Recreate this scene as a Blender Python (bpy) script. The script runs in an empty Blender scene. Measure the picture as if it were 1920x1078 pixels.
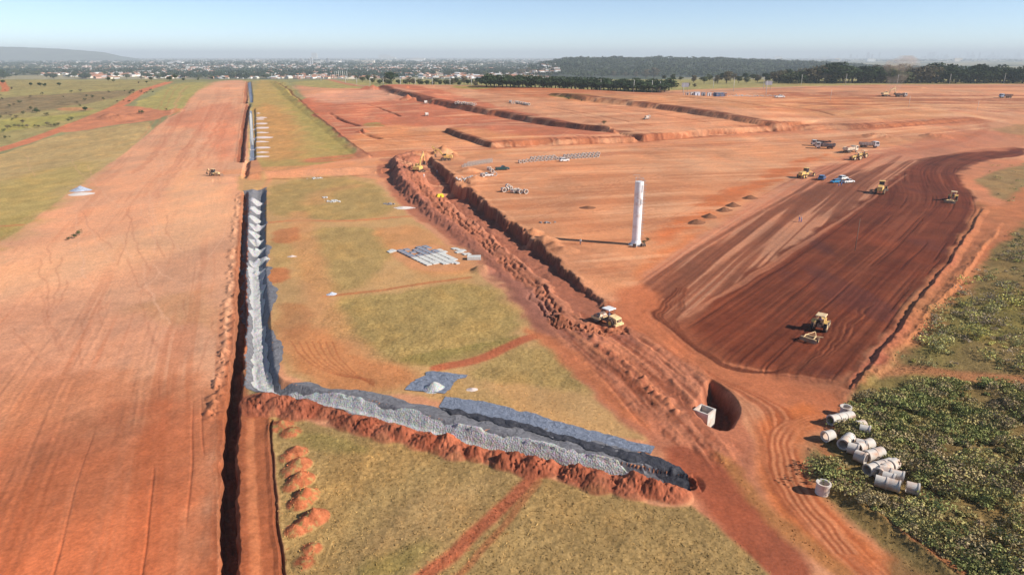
import bpy, bmesh, math, random
import numpy as np
from mathutils import Vector, Matrix
random.seed(7)
R = math.radians
scene = bpy.context.scene
COL = scene.collection

# ------------------------------------------------------------ camera, sky, sun, exposure
CAM_H = 48.0
PITCH = math.atan((539 - 106) / 1280.0)
cam_d = bpy.data.cameras.new('camera'); cam = bpy.data.objects.new('camera', cam_d); COL.objects.link(cam)
cam.location = (0, 0, CAM_H); cam.rotation_euler = (math.pi / 2 - PITCH, 0, 0)
cam_d.sensor_width = 36; cam_d.lens = 24; cam_d.clip_start = 1; cam_d.clip_end = 60000
scene.camera = cam
SUN_EL = R(32); SUN_AZ = math.atan2(0.957, -0.29)          # clockwise from +Y
world = bpy.data.worlds.new("World"); scene.world = world; world.use_nodes = True
wn = world.node_tree.nodes; wl = world.node_tree.links
for n in list(wn): wn.remove(n)
wo = wn.new('ShaderNodeOutputWorld'); bg = wn.new('ShaderNodeBackground'); sky = wn.new('ShaderNodeTexSky')
sky.sky_type = 'NISHITA'; sky.sun_disc = False; sky.sun_elevation = SUN_EL; sky.sun_rotation = SUN_AZ
sky.air_density = 1.0; sky.dust_density = 0.0; sky.ozone_density = 1.3; sky.altitude = 5000
bg.inputs['Strength'].default_value = 0.105
wl.new(sky.outputs[0], bg.inputs['Color']); wl.new(bg.outputs[0], wo.inputs['Surface'])
sd = bpy.data.lights.new('sun', 'SUN'); sd.energy = 5.0; sd.angle = R(0.5); sd.color = (1.0, 0.93, 0.83)
sun = bpy.data.objects.new('sun', sd); COL.objects.link(sun)
sv = Vector((math.sin(SUN_AZ) * math.cos(SUN_EL), math.cos(SUN_AZ) * math.cos(SUN_EL), math.sin(SUN_EL)))
sun.rotation_euler = sv.to_track_quat('Z', 'Y').to_euler(); sun.location = sv * 200
vs = scene.view_settings; vs.view_transform = 'Standard'; vs.look = 'None'; vs.exposure = 0.5; vs.gamma = 1; vs.use_curve_mapping = False

# ------------------------------------------------------------ maths helpers
CT, ST = math.cos(PITCH), math.sin(PITCH)
def sm(a, b, x):
    t = np.clip((np.asarray(x, float) - a) / (b - a), 0, 1); return t * t * (3 - 2 * t)
def z0(Y):                                                   # the lie of the land, seen from the side
    Y = np.asarray(Y, float)
    return 20 * sm(330, 640, Y) - 26 * sm(860, 1560, Y)
_tt = np.concatenate([np.linspace(20, 1000, 20000), np.geomspace(1001, 40000, 6000)])
def P(px, py):                                               # where a sight line meets the land
    dx = (px - 960) / 1280.0; dy = (539 - py) / 1280.0
    Yc = CT + dy * ST; Zc = -ST + dy * CT
    h = CAM_H + Zc * _tt - z0(Yc * _tt)
    k = np.argmax(h <= 0)
    if h[k] > 0 or k == 0: k = len(_tt) - 1; t = _tt[k]
    else:
        a, b = h[k - 1], h[k]; t = _tt[k - 1] + (_tt[k] - _tt[k - 1]) * a / (a - b)
    return (dx * t, Yc * t)
def PL(pts): return np.array([P(*p) for p in pts])
def ppm(py):                                                 # photo pixels per metre at the foot of that row
    X, Y = P(960, py); d = Y * CT + (CAM_H - float(z0(Y))) * ST
    return 1280.0 / d
_rng = np.random.RandomState(5); _tab = _rng.rand(8, 256, 256).astype(np.float32)
def n2(x, y, k=0):
    x = np.asarray(x, np.float64); y = np.asarray(y, np.float64)
    ix = np.floor(x).astype(np.int64); iy = np.floor(y).astype(np.int64)
    fx = (x - ix).astype(np.float32); fy = (y - iy).astype(np.float32)
    fx = fx * fx * (3 - 2 * fx); fy = fy * fy * (3 - 2 * fy)
    T = _tab[k % 8]; ix = ix + 37 * k; x0 = ix & 255; x1 = (ix + 1) & 255; y0 = iy & 255; y1 = (iy + 1) & 255
    a = T[y0, x0]; b = T[y0, x1]; c = T[y1, x0]; d = T[y1, x1]
    return (a + (b - a) * fx) * (1 - fy) + (c + (d - c) * fx) * fy
def fbm(x, y, k=0, o=4):
    s = 0; a = 1; w = 0
    for i in range(o):
        s = s + a * n2(x * 2 ** i + 11.3 * i, y * 2 ** i - 7.7 * i, k + i); w += a; a *= 0.55
    return s / w

# ------------------------------------------------------------ the ground sheet: rows ever farther apart
row_px = np.concatenate([np.arange(1330, 330, -1.6), np.arange(330, 151, -.75)])
rowsY = [P(960, p)[1] for p in row_px]
while rowsY[-1] < 30000: rowsY.append(rowsY[-1] * (1.004 if rowsY[-1] < 1700 else 1.02))
rowsY = np.array(rowsY)
inner = np.linspace(-1.02, 1.02, 1650)
outer = 1.02 + np.cumsum(np.linspace(0.004, 0.06, 40))
colsT = np.concatenate([-outer[::-1], inner, outer])
NR, NC = len(rowsY), len(colsT)
GX = (rowsY[:, None] * colsT[None, :]); GY = np.repeat(rowsY[:, None], NC, 1)
X = GX.ravel(); Y = GY.ravel(); N = X.size
dY = np.repeat(np.gradient(rowsY), NC)                      # spacing of the rows in metres
LOD = Y * Y / 48 / 700.0 + 0.02
H = np.zeros(N)                                              # relief on top of z0
C = np.zeros((N, 3), np.float32)                             # soil and grass colour
G = np.zeros(N, np.float32)                                  # how much of it is grass
WX = fbm(X / 9, Y / 9, 1, 4) - .5; WY = fbm(X / 9 + 50, Y / 9, 2, 4) - .5
WL = fbm(X / 45, Y / 45, 3, 3) - .5

def near(pts, m):
    p = np.asarray(pts); x0, y0 = p.min(0) - m; x1, y1 = p.max(0) + m
    r0 = np.searchsorted(rowsY, y0); r1 = np.searchsorted(rowsY, y1)
    idx = np.arange(r0 * NC, r1 * NC)
    if idx.size == 0: return idx
    return idx[(X[idx] > x0) & (X[idx] < x1)]
def segd(pts, x, y, closed=False):
    """unsigned distance, signed side, arc length"""
    n = len(pts); best = np.full(x.size, 1e18); side = np.zeros(x.size); arc = np.zeros(x.size); acc = 0
    rng = range(n if closed else n - 1)
    for i in rng:
        ax, ay = pts[i]; bx, by = pts[(i + 1) % n]; ex, ey = bx - ax, by - ay; L2 = ex * ex + ey * ey + 1e-9; L = math.sqrt(L2)
        t = ((x - ax) * ex + (y - ay) * ey) / L2; tc = np.clip(t, 0, 1)
        dx = x - ax - tc * ex; dy = y - ay - tc * ey; d = dx * dx + dy * dy
        m = d < best; best = np.where(m, d, best)
        cr = ((x - ax) * ey - (y - ay) * ex) / L
        side = np.where(m, cr, side); arc = np.where(m, acc + tc * L, arc); acc += L
    return np.sqrt(best), np.where(side >= 0, 1.0, -1.0), arc
def inside(pts, x, y):
    c = np.zeros(x.size, bool); n = len(pts); j = n - 1
    for i in range(n):
        xi, yi = pts[i]; xj, yj = pts[j]
        if yi != yj: c ^= ((yi > y) != (yj > y)) & (x < (xj - xi) * (y - yi) / (yj - yi) + xi)
        j = i
    return c
def smooth_line(p, k=2, closed=False):
    p = np.asarray(p, float)
    for _ in range(k):
        q = np.roll(p, -1, 0) if closed else p[1:]
        a = p if closed else p[:-1]
        r = np.empty((2 * len(a), 2)); r[0::2] = a * .75 + q * .25; r[1::2] = a * .25 + q * .75
        p = r if closed else np.vstack([p[:1], r, p[-1:]])
    return p
def area(px, soft=0.5, warp=1.0, sml=1):
    """mask of a traced area on the ground; soft and warp in metres"""
    pts = PL(px)
    if sml: pts = smooth_line(pts, sml, True)
    idx = near(pts, soft + warp * 2 + 4); soft = np.maximum(soft, dY[idx] * .7)
    x = X[idx] + WX[idx] * 2 * warp; y = Y[idx] + WY[idx] * 2 * warp
    d, _, _ = segd(pts, x, y, True); d = np.where(inside(pts, x, y), d, -d)
    return idx, sm(-soft, soft, d)
def band(px, w, soft=None, warp=0.3, sml=2):
    pts = smooth_line(PL(px), sml); soft = soft or w * .4
    idx = near(pts, w + soft + warp * 2)
    x = X[idx] + WX[idx] * 2 * warp; y = Y[idx] + WY[idx] * 2 * warp
    d, s, a = segd(pts, x, y)
    return idx, sm(w + soft, max(w - soft, 0), d), d * s, a
def lin(c):
    c = np.array(c, float) / 255; return np.where(c <= .04045, c / 12.92, ((c + .055) / 1.055) ** 2.4)
KF = np.array([1.27, 1.29, 1.36])                             # light falling on level ground
def alb(c): return np.clip(lin(c) / KF, 0, .85)
def paint(idx, m, c, a=1.0, var=0.0, vs_=6, k=0):
    c = alb(c)[None, :]
    if var:
        v = 1 + var * (fbm(X[idx] / vs_, Y[idx] / vs_, k, 4) - .5) * 2
        c = c * v[:, None]
    mm = (m * a)[:, None]; C[idx] = C[idx] * (1 - mm) + c * mm
def A(px, c, soft=.5, warp=1., a=1., var=.12, vs_=6, sml=1, g=None, k=0):
    idx, m = area(px, soft, warp, sml); paint(idx, m, c, a, var, vs_, k)
    if g is not None: G[idx] = G[idx] * (1 - m * a) + g * m * a
    return idx, m
def B(px, c, w, a=1., soft=None, warp=.3, var=.1, g=None, streak=None):
    idx, m, u, s = band(px, w, soft, warp)
    if streak: m = m * (1 - streak[2] + streak[2] * np.clip(2.2 * n2(u / streak[0], s / streak[1], 3) - .6, 0, 1))
    paint(idx, m, c, a, var)
    if g is not None: G[idx] = G[idx] * (1 - m * a) + g * m * a
def profile(px, us, hs, fade=None, rough=0, rs=2., wid=None, mode='add', sml=2, warp=0.5, jag=0.):
    """cross-section along a line: u>0 lies to the right of its direction; fade = [(fraction, factor)...]"""
    pts = smooth_line(PL(px), sml); m = max(abs(us[0]), abs(us[-1])) + 4
    idx = near(pts, m); x = X[idx] + WX[idx] * 2 * warp; y = Y[idx] + WY[idx] * 2 * warp
    d, sd_, arc = segd(pts, x, y); L = np.hypot(*np.diff(pts, axis=0).T).sum(); f = arc / L
    u = d * sd_
    if jag: u = u + jag * (fbm(x / 2.2, y / 2.2, 6, 4) - .5)
    if wid: u = u / np.interp(f, [q[0] for q in wid], [q[1] for q in wid])
    h = np.interp(u, us, hs)
    if rough: h = h * (1 + rough * (fbm(x / rs, y / rs, 4, 4) - .5) * 2)
    if fade: h = h * np.interp(f, [q[0] for q in fade], [q[1] for q in fade])
    if mode == 'max': H[idx] = np.maximum(H[idx], h)
    else: H[idx] += h
    return idx, u, arc, f, h
def heap(x, y, r, h, k=0):
    idx = near([(x, y)], r * 1.4)
    d = np.hypot(X[idx] - x, Y[idx] - y) * (1 + .5 * WX[idx]) / r
    v = h * (1.15 * np.clip(1 - d, 0, 1)) * (.8 + .4 * n2(X[idx] / 1.2, Y[idx] / 1.2, k))
    H[idx] = np.where(H[idx] < -.5, H[idx] + v * .5, np.maximum(H[idx], v)); return idx, v
# ------------------------------------------------------------ painting the ground: one patch of soil or grass after another
ALL = np.arange(N)
PALE = (226, 163, 131); ORANGE = (208, 118, 78); BRICK = (188, 104, 76); FLAT = (216, 150, 116)
GRASS = (172, 152, 98); TAN = (200, 158, 112); DRY = (190, 162, 116)
C[:] = alb((150, 146, 108))[None] * (1 + .5 * (fbm(X / 60, Y / 60, 2, 5) - .5))[:, None]
G[:] = .8
far = Y > 1000
wood = sm(.42, .6, fbm(X / 260, Y / 420, 5, 5))
cc = (1 - wood[:, None]) * alb((165, 155, 125)) + wood[:, None] * alb((78, 88, 70))
C[far] = cc[far]
nb = (Y < 260) & (X > 0); C[nb] = alb((146, 108, 74)); G[nb] = .3
# left savanna
A([(-900, 150), (300, 150), (330, 156), (205, 208), (110, 243), (0, 274), (-400, 350), (-1500, 420)], (164, 150, 104), 2, 4, 1, .35, 14, g=1)
A([(-900, 170), (60, 178), (200, 186), (290, 178), (300, 158), (240, 166), (150, 170), (-900, 160)], (166, 154, 106), 3, 5, 1, .25, 10, g=1)
A([(-500, 205), (0, 186), (80, 178), (180, 172), (260, 168), (245, 180), (180, 192), (110, 204), (20, 216), (-300, 240)], (142, 122, 96), 4, 9, .85, .5, 5, g=1)
A([(-300, 235), (60, 222), (150, 212), (190, 204), (150, 220), (60, 240), (-20, 252), (-300, 300)], (164, 158, 88), 3, 6, .7, .3, 8, g=1)
A([(100, 203), (160, 201), (180, 206), (120, 210)], (196, 140, 104), 1.5, 3, .8)
B([(4, 152), (6, 160), (12, 166), (8, 172)], (205, 120, 84), 3, .9)
# great bare strip on the left
A([(-1500, 1500), (-1500, 700), (-400, 660), (0, 458), (120, 366), (215, 296), (300, 230), (345, 206), (400, 152), (470, 150), (466, 250), (458, 420), (452, 560), (446, 740), (440, 1400)], PALE, .5, .6, 1, .12, 18, g=0)
A([(-1500, 1500), (-1500, 900), (-200, 640), (120, 690), (280, 730), (380, 690), (420, 760), (420, 1500)], (214, 136, 100), 4, 6, .9, .22, 10)
A([(-1500, 1500), (-300, 1080), (60, 860), (260, 830), (420, 900), (420, 1500)], (212, 128, 90), 5, 8, .8, .25, 8)
A([(-900, 560), (0, 500), (180, 470), (300, 425), (330, 320), (380, 318), (420, 330), (440, 420), (380, 455), (260, 490), (120, 525), (0, 545), (-600, 680)], (236, 172, 132), 5, 4, .75, .06, 20)
A([(300, 235), (365, 200), (450, 190), (452, 300), (405, 300), (380, 250), (350, 240)], (216, 136, 106), 6, 6, .75, .15, 20)
A([(200, 590), (300, 555), (380, 540), (415, 560), (400, 640), (330, 600)], (196, 142, 100), 3, 5, .5, .3, 4)
A([(-200, 600), (60, 560), (260, 590), (380, 640), (200, 720), (-200, 700)], (214, 146, 118), 5, 6, .5, .15, 9)
# fields left of it
A([(-900, 480), (-400, 390), (0, 290), (100, 254), (215, 237), (300, 226), (225, 292), (120, 366), (0, 460), (-300, 620), (-900, 900)], DRY, .4, .7, 1, .2, 14, g=1)
A([(-500, 420), (0, 345), (200, 290), (120, 366), (0, 460), (-200, 560)], (188, 164, 104), 8, 9, .8, .18, 7, g=1)
A([(-300, 480), (0, 415), (90, 386), (0, 458), (-200, 570)], (168, 150, 90), 5, 5, .6, .2, 6, g=1)
B([(-200, 440), (0, 424), (40, 422)], (190, 128, 90), 1.2, .8)
A([(320, 157), (406, 153), (346, 208), (307, 219), (242, 198), (300, 175)], (174, 162, 104), .8, 2, 1, .15, 16, g=1)
A([(308, 208), (345, 205), (330, 212), (300, 222)], (196, 130, 96), 2, 4, .9, .2)
B([(-500, 380), (0, 282), (115, 242), (200, 210), (250, 185), (318, 154)], (208, 130, 98), 4.5, 1, 1.2, .8)
A([(115, 242), (205, 202), (250, 198), (305, 206), (330, 212), (290, 226), (215, 236), (120, 250)], (206, 132, 100), 2, 4, 1, .25, 5, g=0)
for x, y, r_, h_ in [(206, 220, 9, 2.5), (225, 222, 12, 2.2), (245, 218, 9, 1.5), (330, 208, 7, 1.5)]: heap(*P(x, y), r_, h_)
# middle grass strip, up the picture
A([(480, 150), (522, 152), (560, 190), (620, 238), (676, 296), (590, 312), (470, 322), (470, 250), (474, 180)], (188, 158, 100), .6, 1.2, 1, .16, 14, g=.8)
A([(500, 150), (522, 152), (560, 190), (620, 240), (674, 294), (630, 296), (560, 225), (525, 185)], (174, 156, 94), 4, 7, .85, .2, 7, g=1)
A([(480, 190), (535, 205), (560, 240), (570, 290), (540, 300), (478, 300)], (206, 148, 96), 6, 8, .7, .2, 8)
# ground around the works
A([(470, 335), (560, 315), (690, 292), (620, 240), (540, 160), (600, 158), (740, 163), (1000, 170), (1240, 178), (1500, 152), (1920, 152), (2600, 160), (2900, 420), (2100, 360), (1860, 300), (1840, 380), (1700, 590), (1640, 690), (1600, 760), (1560, 900), (1700, 1090), (1700, 1500), (1000, 1500), (480, 1500)], FLAT, .8, 1.5, 1, .14, 16, g=0)
A([(575, 180), (740, 163), (900, 200), (1120, 250), (1190, 264), (1000, 270), (700, 290), (620, 240), (560, 190)], (200, 118, 90), 2, 6, 1, .22, 10)
A([(560, 172), (740, 168), (800, 182), (700, 192), (600, 196)], (224, 162, 136), 6, 6, .8, .12, 10)
A([(700, 232), (840, 240), (1000, 266), (1100, 268), (960, 290), (720, 296), (640, 270)], (212, 142, 100), 6, 8, .9, .15, 12)
A([(930, 185), (1160, 208), (1500, 225), (1830, 230), (1700, 180), (1300, 180), (900, 168)], (208, 142, 102), 3, 6, .9, .15, 12)
A([(880, 168), (1300, 182), (1240, 192), (900, 190)], (190, 112, 78), 4, 6, .8, .2, 9)
for y, c, w in [(160, BRICK, 7), (164, (216, 146, 110), 5), (171, BRICK, 6), (178, (184, 108, 76), 5), (187, (212, 140, 100), 6), (193, (184, 110, 76), 4), (200, (216, 150, 108), 7), (207, BRICK, 3)]:
    B([(1430, y + 9), (1560, y + 2), (1750, y), (2200, y + 6)], c, w, .75, w * .8, 5, .3, streak=(3, 60, .5))
B([(1640, 228), (1560, 222), (1640, 206), (1760, 206), (1850, 222)], (222, 160, 118), 4, .6)
A([(700, 300), (1190, 272), (1500, 262), (1760, 240), (1860, 250), (1540, 300), (1480, 330), (1180, 530), (1140, 560), (860, 360), (790, 330)], (214, 146, 108), 3, 3, .85, .1, 14)
B([(600, 300), (760, 284), (1000, 272), (1300, 258), (1560, 246), (1830, 226)], (202, 124, 92), 9, .85, 3, 1, .15, streak=(2, 40, .5))
B([(800, 310), (1060, 296), (1300, 272), (1500, 268), (1600, 262), (1800, 246)], (176, 108, 84), 4.5, .55, 3, 1.5, .2, streak=(1.2, 30, .6))
B([(700, 300), (900, 284), (1200, 266), (1500, 252)], (222, 158, 118), 2, .6)
A([(1240, 420), (1330, 372), (1500, 300), (1560, 282), (1480, 330), (1330, 400), (1220, 470)], (206, 112, 66), 3, 6, .8, .3, 7)
A([(1180, 520), (1220, 480), (1330, 420), (1300, 460), (1200, 540)], (214, 120, 70), 2, 3, .6, .2, 5)
# graded bands below the parked trucks
A([(1180, 545), (1250, 480), (1480, 335), (1600, 285), (1700, 270), (1860, 240), (1900, 262), (1760, 290), (1560, 420), (1330, 560), (1230, 640)], (198, 128, 102), 2, 3, .9, .15, 10)
A([(1195, 560), (1280, 485), (1560, 330), (1700, 300), (1830, 285), (1880, 300), (1800, 330), (1830, 380), (1690, 560), (1600, 700), (1500, 705), (1400, 695), (1290, 660), (1215, 600)], (142, 86, 66), 1, 1.2, 1, .18, 6)
GL = [(1100, 600), (1215, 520), (1360, 420), (1560, 300), (1760, 190)]
gl = smooth_line(PL(GL), 2)
idx, m = area([(1180, 545), (1250, 480), (1480, 335), (1600, 292), (1700, 290), (1740, 310), (1560, 420), (1330, 560), (1260, 640), (1215, 600)], 2, 2)
d, s_, a_ = segd(gl, X[idx] + 2 * WL[idx], Y[idx]); u = d * s_
st = n2(u / 2.6, a_ / 90, 1) * .55 + n2(u / .8, a_ / 50, 2) * .45
paint(idx, m * sm(.50, .68, st), (204, 142, 114), .75)
paint(idx, m * sm(.45, .28, st), (116, 66, 50), .55)
H[idx] += m * .12 * (n2(u / .7, a_ / 30, 3) - .5)
B([(1195, 548), (1300, 470), (1450, 385), (1600, 300)], (112, 62, 46), .8, .7, .5, .4)
# dark freshly ploughed fill with its long curved furrows
D_ = [(1290, 600), (1330, 560), (1560, 415), (1700, 318), (1740, 296), (1830, 280), (1925, 275), (1925, 292), (1840, 300), (1798, 316), (1800, 345), (1838, 380), (1812, 428), (1740, 535), (1655, 640), (1595, 718), (1480, 712), (1360, 690), (1300, 655)]
idx, m = area(D_, 1.4, 2.2)
paint(idx, m, (116, 58, 40), 1, .35, 6)
gd = smooth_line(PL([(1590, 722), (1655, 640), (1740, 535), (1815, 428), (1840, 380), (1805, 345), (1795, 318), (1840, 296), (1925, 280)]), 3)
d, s_, a_ = segd(gd, X[idx] + 1.5 * WL[idx], Y[idx] + WY[idx] * .4); u = d * s_
st = n2(u / 1.5, a_ / 60, 4) * .5 + n2(u / .55, a_ / 25, 5) * .5
paint(idx, m * sm(.55, .78, st), (140, 76, 54), .7)
paint(idx, m * sm(.42, .22, st), (88, 38, 27), .6)
H[idx] += m * (.15 * (n2(u / .6, a_ / 30, 6) - .5) + .12 * (n2(u / 1.9, a_ / 60, 1) - .5)) * np.clip(2 - LOD[idx] * 2, .3, 1)
paint(idx, m * sm(.62, .75, fbm(X[idx] / 14, Y[idx] / 30, 6, 3)), (98, 54, 50), .6)
for off in (1.2, 2.6, 7, 12.5, 13.6, 21, 30):
    mm = m * np.exp(-((np.abs(u) - off - .6 * (n2(a_ / 20, a_ * 0 + off, 2) - .5)) / .22) ** 2); mm = mm * sm(.25, .6, n2(a_ / 16, a_ * 0 + off, 5)); H[idx] -= mm * .16; paint(idx, mm, (66, 26, 20), .6)
B([(1210, 600), (1330, 575), (1560, 425), (1700, 328)], (176, 112, 88), .5, .7, .3, .5)
B([(1235, 625), (1340, 560), (1450, 490), (1600, 398)], (184, 120, 94), .4, .7, .3, .5)
A([(1240, 590), (1300, 600), (1330, 670), (1480, 706), (1600, 712), (1640, 690), (1620, 745), (1480, 748), (1330, 720), (1250, 660)], (150, 84, 60), 3, 4, .7, .3, 3)
profile([(1600, 722), (1660, 642), (1742, 537), (1815, 432), (1838, 392)], [-2.2, -.8, 0, .8, 2.5], [0, .1, -.1, .5, 0], rough=.8, rs=2, warp=.8)
B([(1592, 728), (1655, 646), (1740, 540), (1814, 433), (1840, 390), (1822, 366)], (84, 36, 26), .8, .45, .5, 1.2, streak=(.5, 14, .8))
# turning loops at its lower end
for k in range(9):
    x0, y0 = 1400 - k * 17, 705 + k * 3
    B([(1560 - 8 * k, 715), (x0, y0 - 12), (1290 - 12 * k, 660 - 4 * k), (1235 - 10 * k, 600 - 6 * k), (1240 - 6 * k, 560)], (112, 58, 42) if k % 2 else (196, 124, 94), .45, .6, .35, 1)
# pink margin and its far side
A([(1590, 724), (1655, 642), (1740, 538), (1815, 430), (1842, 398), (1870, 420), (1850, 450), (1775, 520), (1700, 640), (1650, 700), (1610, 740)], (188, 108, 84), .7, 1.5, 1, .12, 5)
A([(1838, 380), (1870, 400), (1925, 330), (1925, 296), (1850, 300), (1802, 320), (1805, 345)], (200, 130, 98), 1, 3, 1, .2, 6, g=.1)
A([(1830, 330), (1960, 300), (1960, 350), (1890, 385), (1850, 362)], (150, 128, 88), 2, 5, .85, .3, 4, g=1)
A([(1850, 235), (2100, 232), (2100, 268), (1880, 262)], (150, 122, 84), 3, 6, .6, .3, 6, g=1)
A([(1780, 240), (1860, 246), (1960, 262), (1925, 280), (1740, 292), (1640, 285)], (196, 126, 98), 3, 5, .7, .15, 8)
B([(1480, 335), (1650, 290), (1780, 272), (1850, 245), (1840, 228), (1800, 218)], (178, 104, 78), 3, .6, 2, 1, streak=(.9, 30, .6))
# orange haul roads in the right foreground
A([(1180, 520), (1240, 560), (1230, 640), (1420, 700), (1600, 745), (1560, 800), (1500, 800), (1330, 720), (1280, 700), (1100, 590), (1140, 560)], (196, 116, 82), 2, 3, .9, .2, 6)
A([(1440, 770), (1530, 745), (1540, 800), (1500, 860), (1560, 960), (1720, 1090), (1560, 1090), (1450, 960), (1420, 860)], (210, 118, 72), 1.5, 2, .95, .15, 5)
for k in range(12):
    o = k * 7
    B([(1125 + o * .4, 560 + o * .5), (1220 + o, 640 + o * .6), (1330 + o * 1.1, 720 + o * .3), (1440 + o * .7, 800 - o * .4), (1430 + o * .7, 870), (1500 + o * .8, 980), (1620 + o, 1095)], [(150, 82, 58), (222, 142, 104), (168, 84, 54)][k % 3], .4, .65, .3, 1.6, streak=(.4, 9 + k, .95))
for k in range(16):
    o = k * 5; B([(1640 - o * 1.6, 560 + o * 1.0), (1600 - o * 1.4, 640 + o * .55), (1500 - o, 700 + o * .1), (1400 - o * .8, 700 - o * .2), (1310 - o * .6, 660 - o * .4), (1262 - o * .5, 610 - o * .4), (1290 - o * .3, 540)], [(78, 34, 24), (160, 92, 66), (96, 46, 34)][k % 3], .3, .6, .25, 1.6, streak=(.4, 11 + k, .9))
for k in range(8):
    o = k * 6
    B([(1520 + o, 775 + k), (1460 + o, 800), (1440 + o, 860), (1470 + o, 930), (1560 + o * 1.2, 1040)], [(160, 84, 56), (226, 146, 106)][k % 2], .3, .7, .2, 1.0, streak=(.4, 8 + k, .9))
# lower grass field with its ruts
A([(494, 336), (560, 334), (688, 328), (735, 365), (775, 410), (850, 470), (905, 520), (1000, 590), (1060, 650), (1160, 760), (1240, 830), (1100, 812), (840, 742), (620, 742), (512, 700), (498, 560), (500, 450)], TAN, .7, 1.5, 1, .16, 8, g=.5)
FG = [([(500, 338), (688, 332), (760, 400), (640, 414), (570, 410), (500, 400)], .8), ([(560, 425), (740, 430), (750, 470), (700, 520), (640, 552), (590, 545), (560, 500)], .75),
      ([(560, 430), (500, 460), (505, 520), (555, 500)], .5), ([(620, 560), (750, 540), (900, 525), (975, 580), (995, 625), (900, 660), (840, 680), (740, 690), (690, 650), (610, 620)], .95),
      ([(880, 690), (1000, 640), (1060, 660), (1100, 720), (1060, 740), (940, 710), (900, 720)], .8), ([(790, 690), (900, 720), (990, 770), (900, 760), (850, 740)], .4)]
for pts, a in FG: A(pts, (176, 150, 98), 1.8, 3.5, a, .25, 2.5, g=1)
A([(740, 668), (860, 655), (980, 628), (1000, 640), (900, 672), (800, 692)], (146, 132, 78), .8, 3, .65, .3, 2, g=1)
A([(690, 430), (790, 420), (880, 500), (890, 510), (800, 520), (740, 470)], (216, 152, 104), 2, 3, .8, .12, 4)
B([(500, 418), (560, 412), (640, 416), (760, 406), (800, 404)], (208, 136, 96), 1.1, .9)
B([(610, 556), (700, 546), (800, 530), (880, 520)], (188, 118, 80), .7, .8)
B([(560, 400), (565, 440), (590, 500), (598, 570), (640, 640), (700, 690)], (214, 152, 108), 3.2, .6, 2, 1)
B([(590, 380), (600, 360), (660, 350)], (204, 150, 106), 4, .5, 3, 2)
B([(820, 690), (900, 676), (950, 650), (1000, 630), (1040, 628)], (186, 104, 76), 1.2, .95)
A([(520, 620), (600, 600), (660, 660), (780, 700), (800, 735), (620, 735), (530, 700)], (206, 136, 92), 2, 3, .85, .15, 4)
A([(500, 580), (560, 560), (600, 600), (540, 640)], (184, 120, 82), 1.5, 3, .6, .25, 2)
for k in range(7): B([(545 + 13 * k, 640), (560 + 12 * k, 668), (610 + 9 * k, 700), (700, 712 + 2 * k)], (170, 98, 66), .12, .6, .15, .4)
A([(515, 430), (560, 425), (560, 455), (512, 455)], (196, 124, 84), 1, 2, .8, .2, 2); A([(500, 505), (550, 500), (540, 525), (500, 530)], (196, 118, 78), 1, 2, .8, .2, 2)
# bank beside the main trench, churned
A([(695, 300), (760, 290), (812, 300), (885, 362), (962, 420), (1022, 470), (1100, 540), (1145, 590), (1330, 715), (1420, 800), (1440, 960), (1540, 1100), (1440, 1100), (1310, 950), (1240, 850), (1130, 770), (1060, 690), (1000, 600), (960, 540), (900, 500), (830, 440), (745, 380)], (188, 118, 92), .8, 2, 1, .25, 4, g=0)
A([(900, 500), (960, 520), (1060, 590), (1010, 600), (960, 545)], (176, 118, 104), 1, 2.5, .8, .3, 2)
A([(980, 600), (1060, 640), (1150, 740), (1220, 810), (1140, 770), (1060, 690)], (206, 122, 84), 1, 2.5, .8, .2, 4)
A([(1100, 640), (1200, 690), (1260, 740), (1250, 760), (1180, 730), (1110, 680)], (158, 90, 68), 1, 2, .6, .3, 2)
A([(1240, 830), (1300, 835), (1400, 900), (1470, 1000), (1540, 1100), (1440, 1100), (1320, 935), (1240, 860)], (156, 84, 62), .8, 1.5, .9, .2, 3)
A([(1330, 835), (1400, 860), (1440, 940), (1530, 1020), (1630, 1100), (1570, 1100), (1450, 990), (1390, 900)], (178, 122, 78), .8, 2, .85, .3, 2, g=.6)
A([(1020, 485), (1100, 520), (1190, 510), (1180, 480), (1060, 455), (1010, 450)], (204, 138, 104), 2, 3, .7, .3, 3)
# bottom grass field
A([(470, 780), (520, 778), (620, 800), (760, 830), (900, 870), (1000, 895), (1150, 925), (1260, 950), (1310, 945), (1440, 1078), (1520, 1170), (1600, 1400), (500, 1400), (530, 1078), (520, 900), (505, 800)], (174, 144, 98), .4, .9, 1, .22, 2.2, g=1)
A([(700, 950), (900, 910), (980, 905), (860, 1010), (740, 1090), (620, 1090)], (178, 146, 104), 3, 4, .6, .2, 3, g=1)
A([(640, 1090), (700, 1040), (800, 1010), (830, 1020), (740, 1090)], (146, 134, 76), 1.5, 3, .6, .3, 2, g=1)
A([(560, 800), (700, 830), (690, 850), (560, 830)], (146, 134, 76), 1, 2, .5, .3, 2, g=1)
B([(1000, 896), (960, 940), (900, 985), (850, 1040), (780, 1090), (700, 1150)], (184, 106, 78), .85, .95, .4, .5)
B([(1010, 905), (980, 945), (930, 1000), (890, 1050), (840, 1100)], (178, 116, 80), .45, .8, .3, .5)
A([(445, 765), (500, 765), (506, 820), (518, 960), (532, 1078), (560, 1400), (440, 1400), (444, 1000)], (176, 102, 70), .3, .5, 1, .25, 1.5, g=0)
B([(468, 790), (474, 950), (480, 1078), (486, 1300)], (196, 122, 86), .55, .8)
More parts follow.
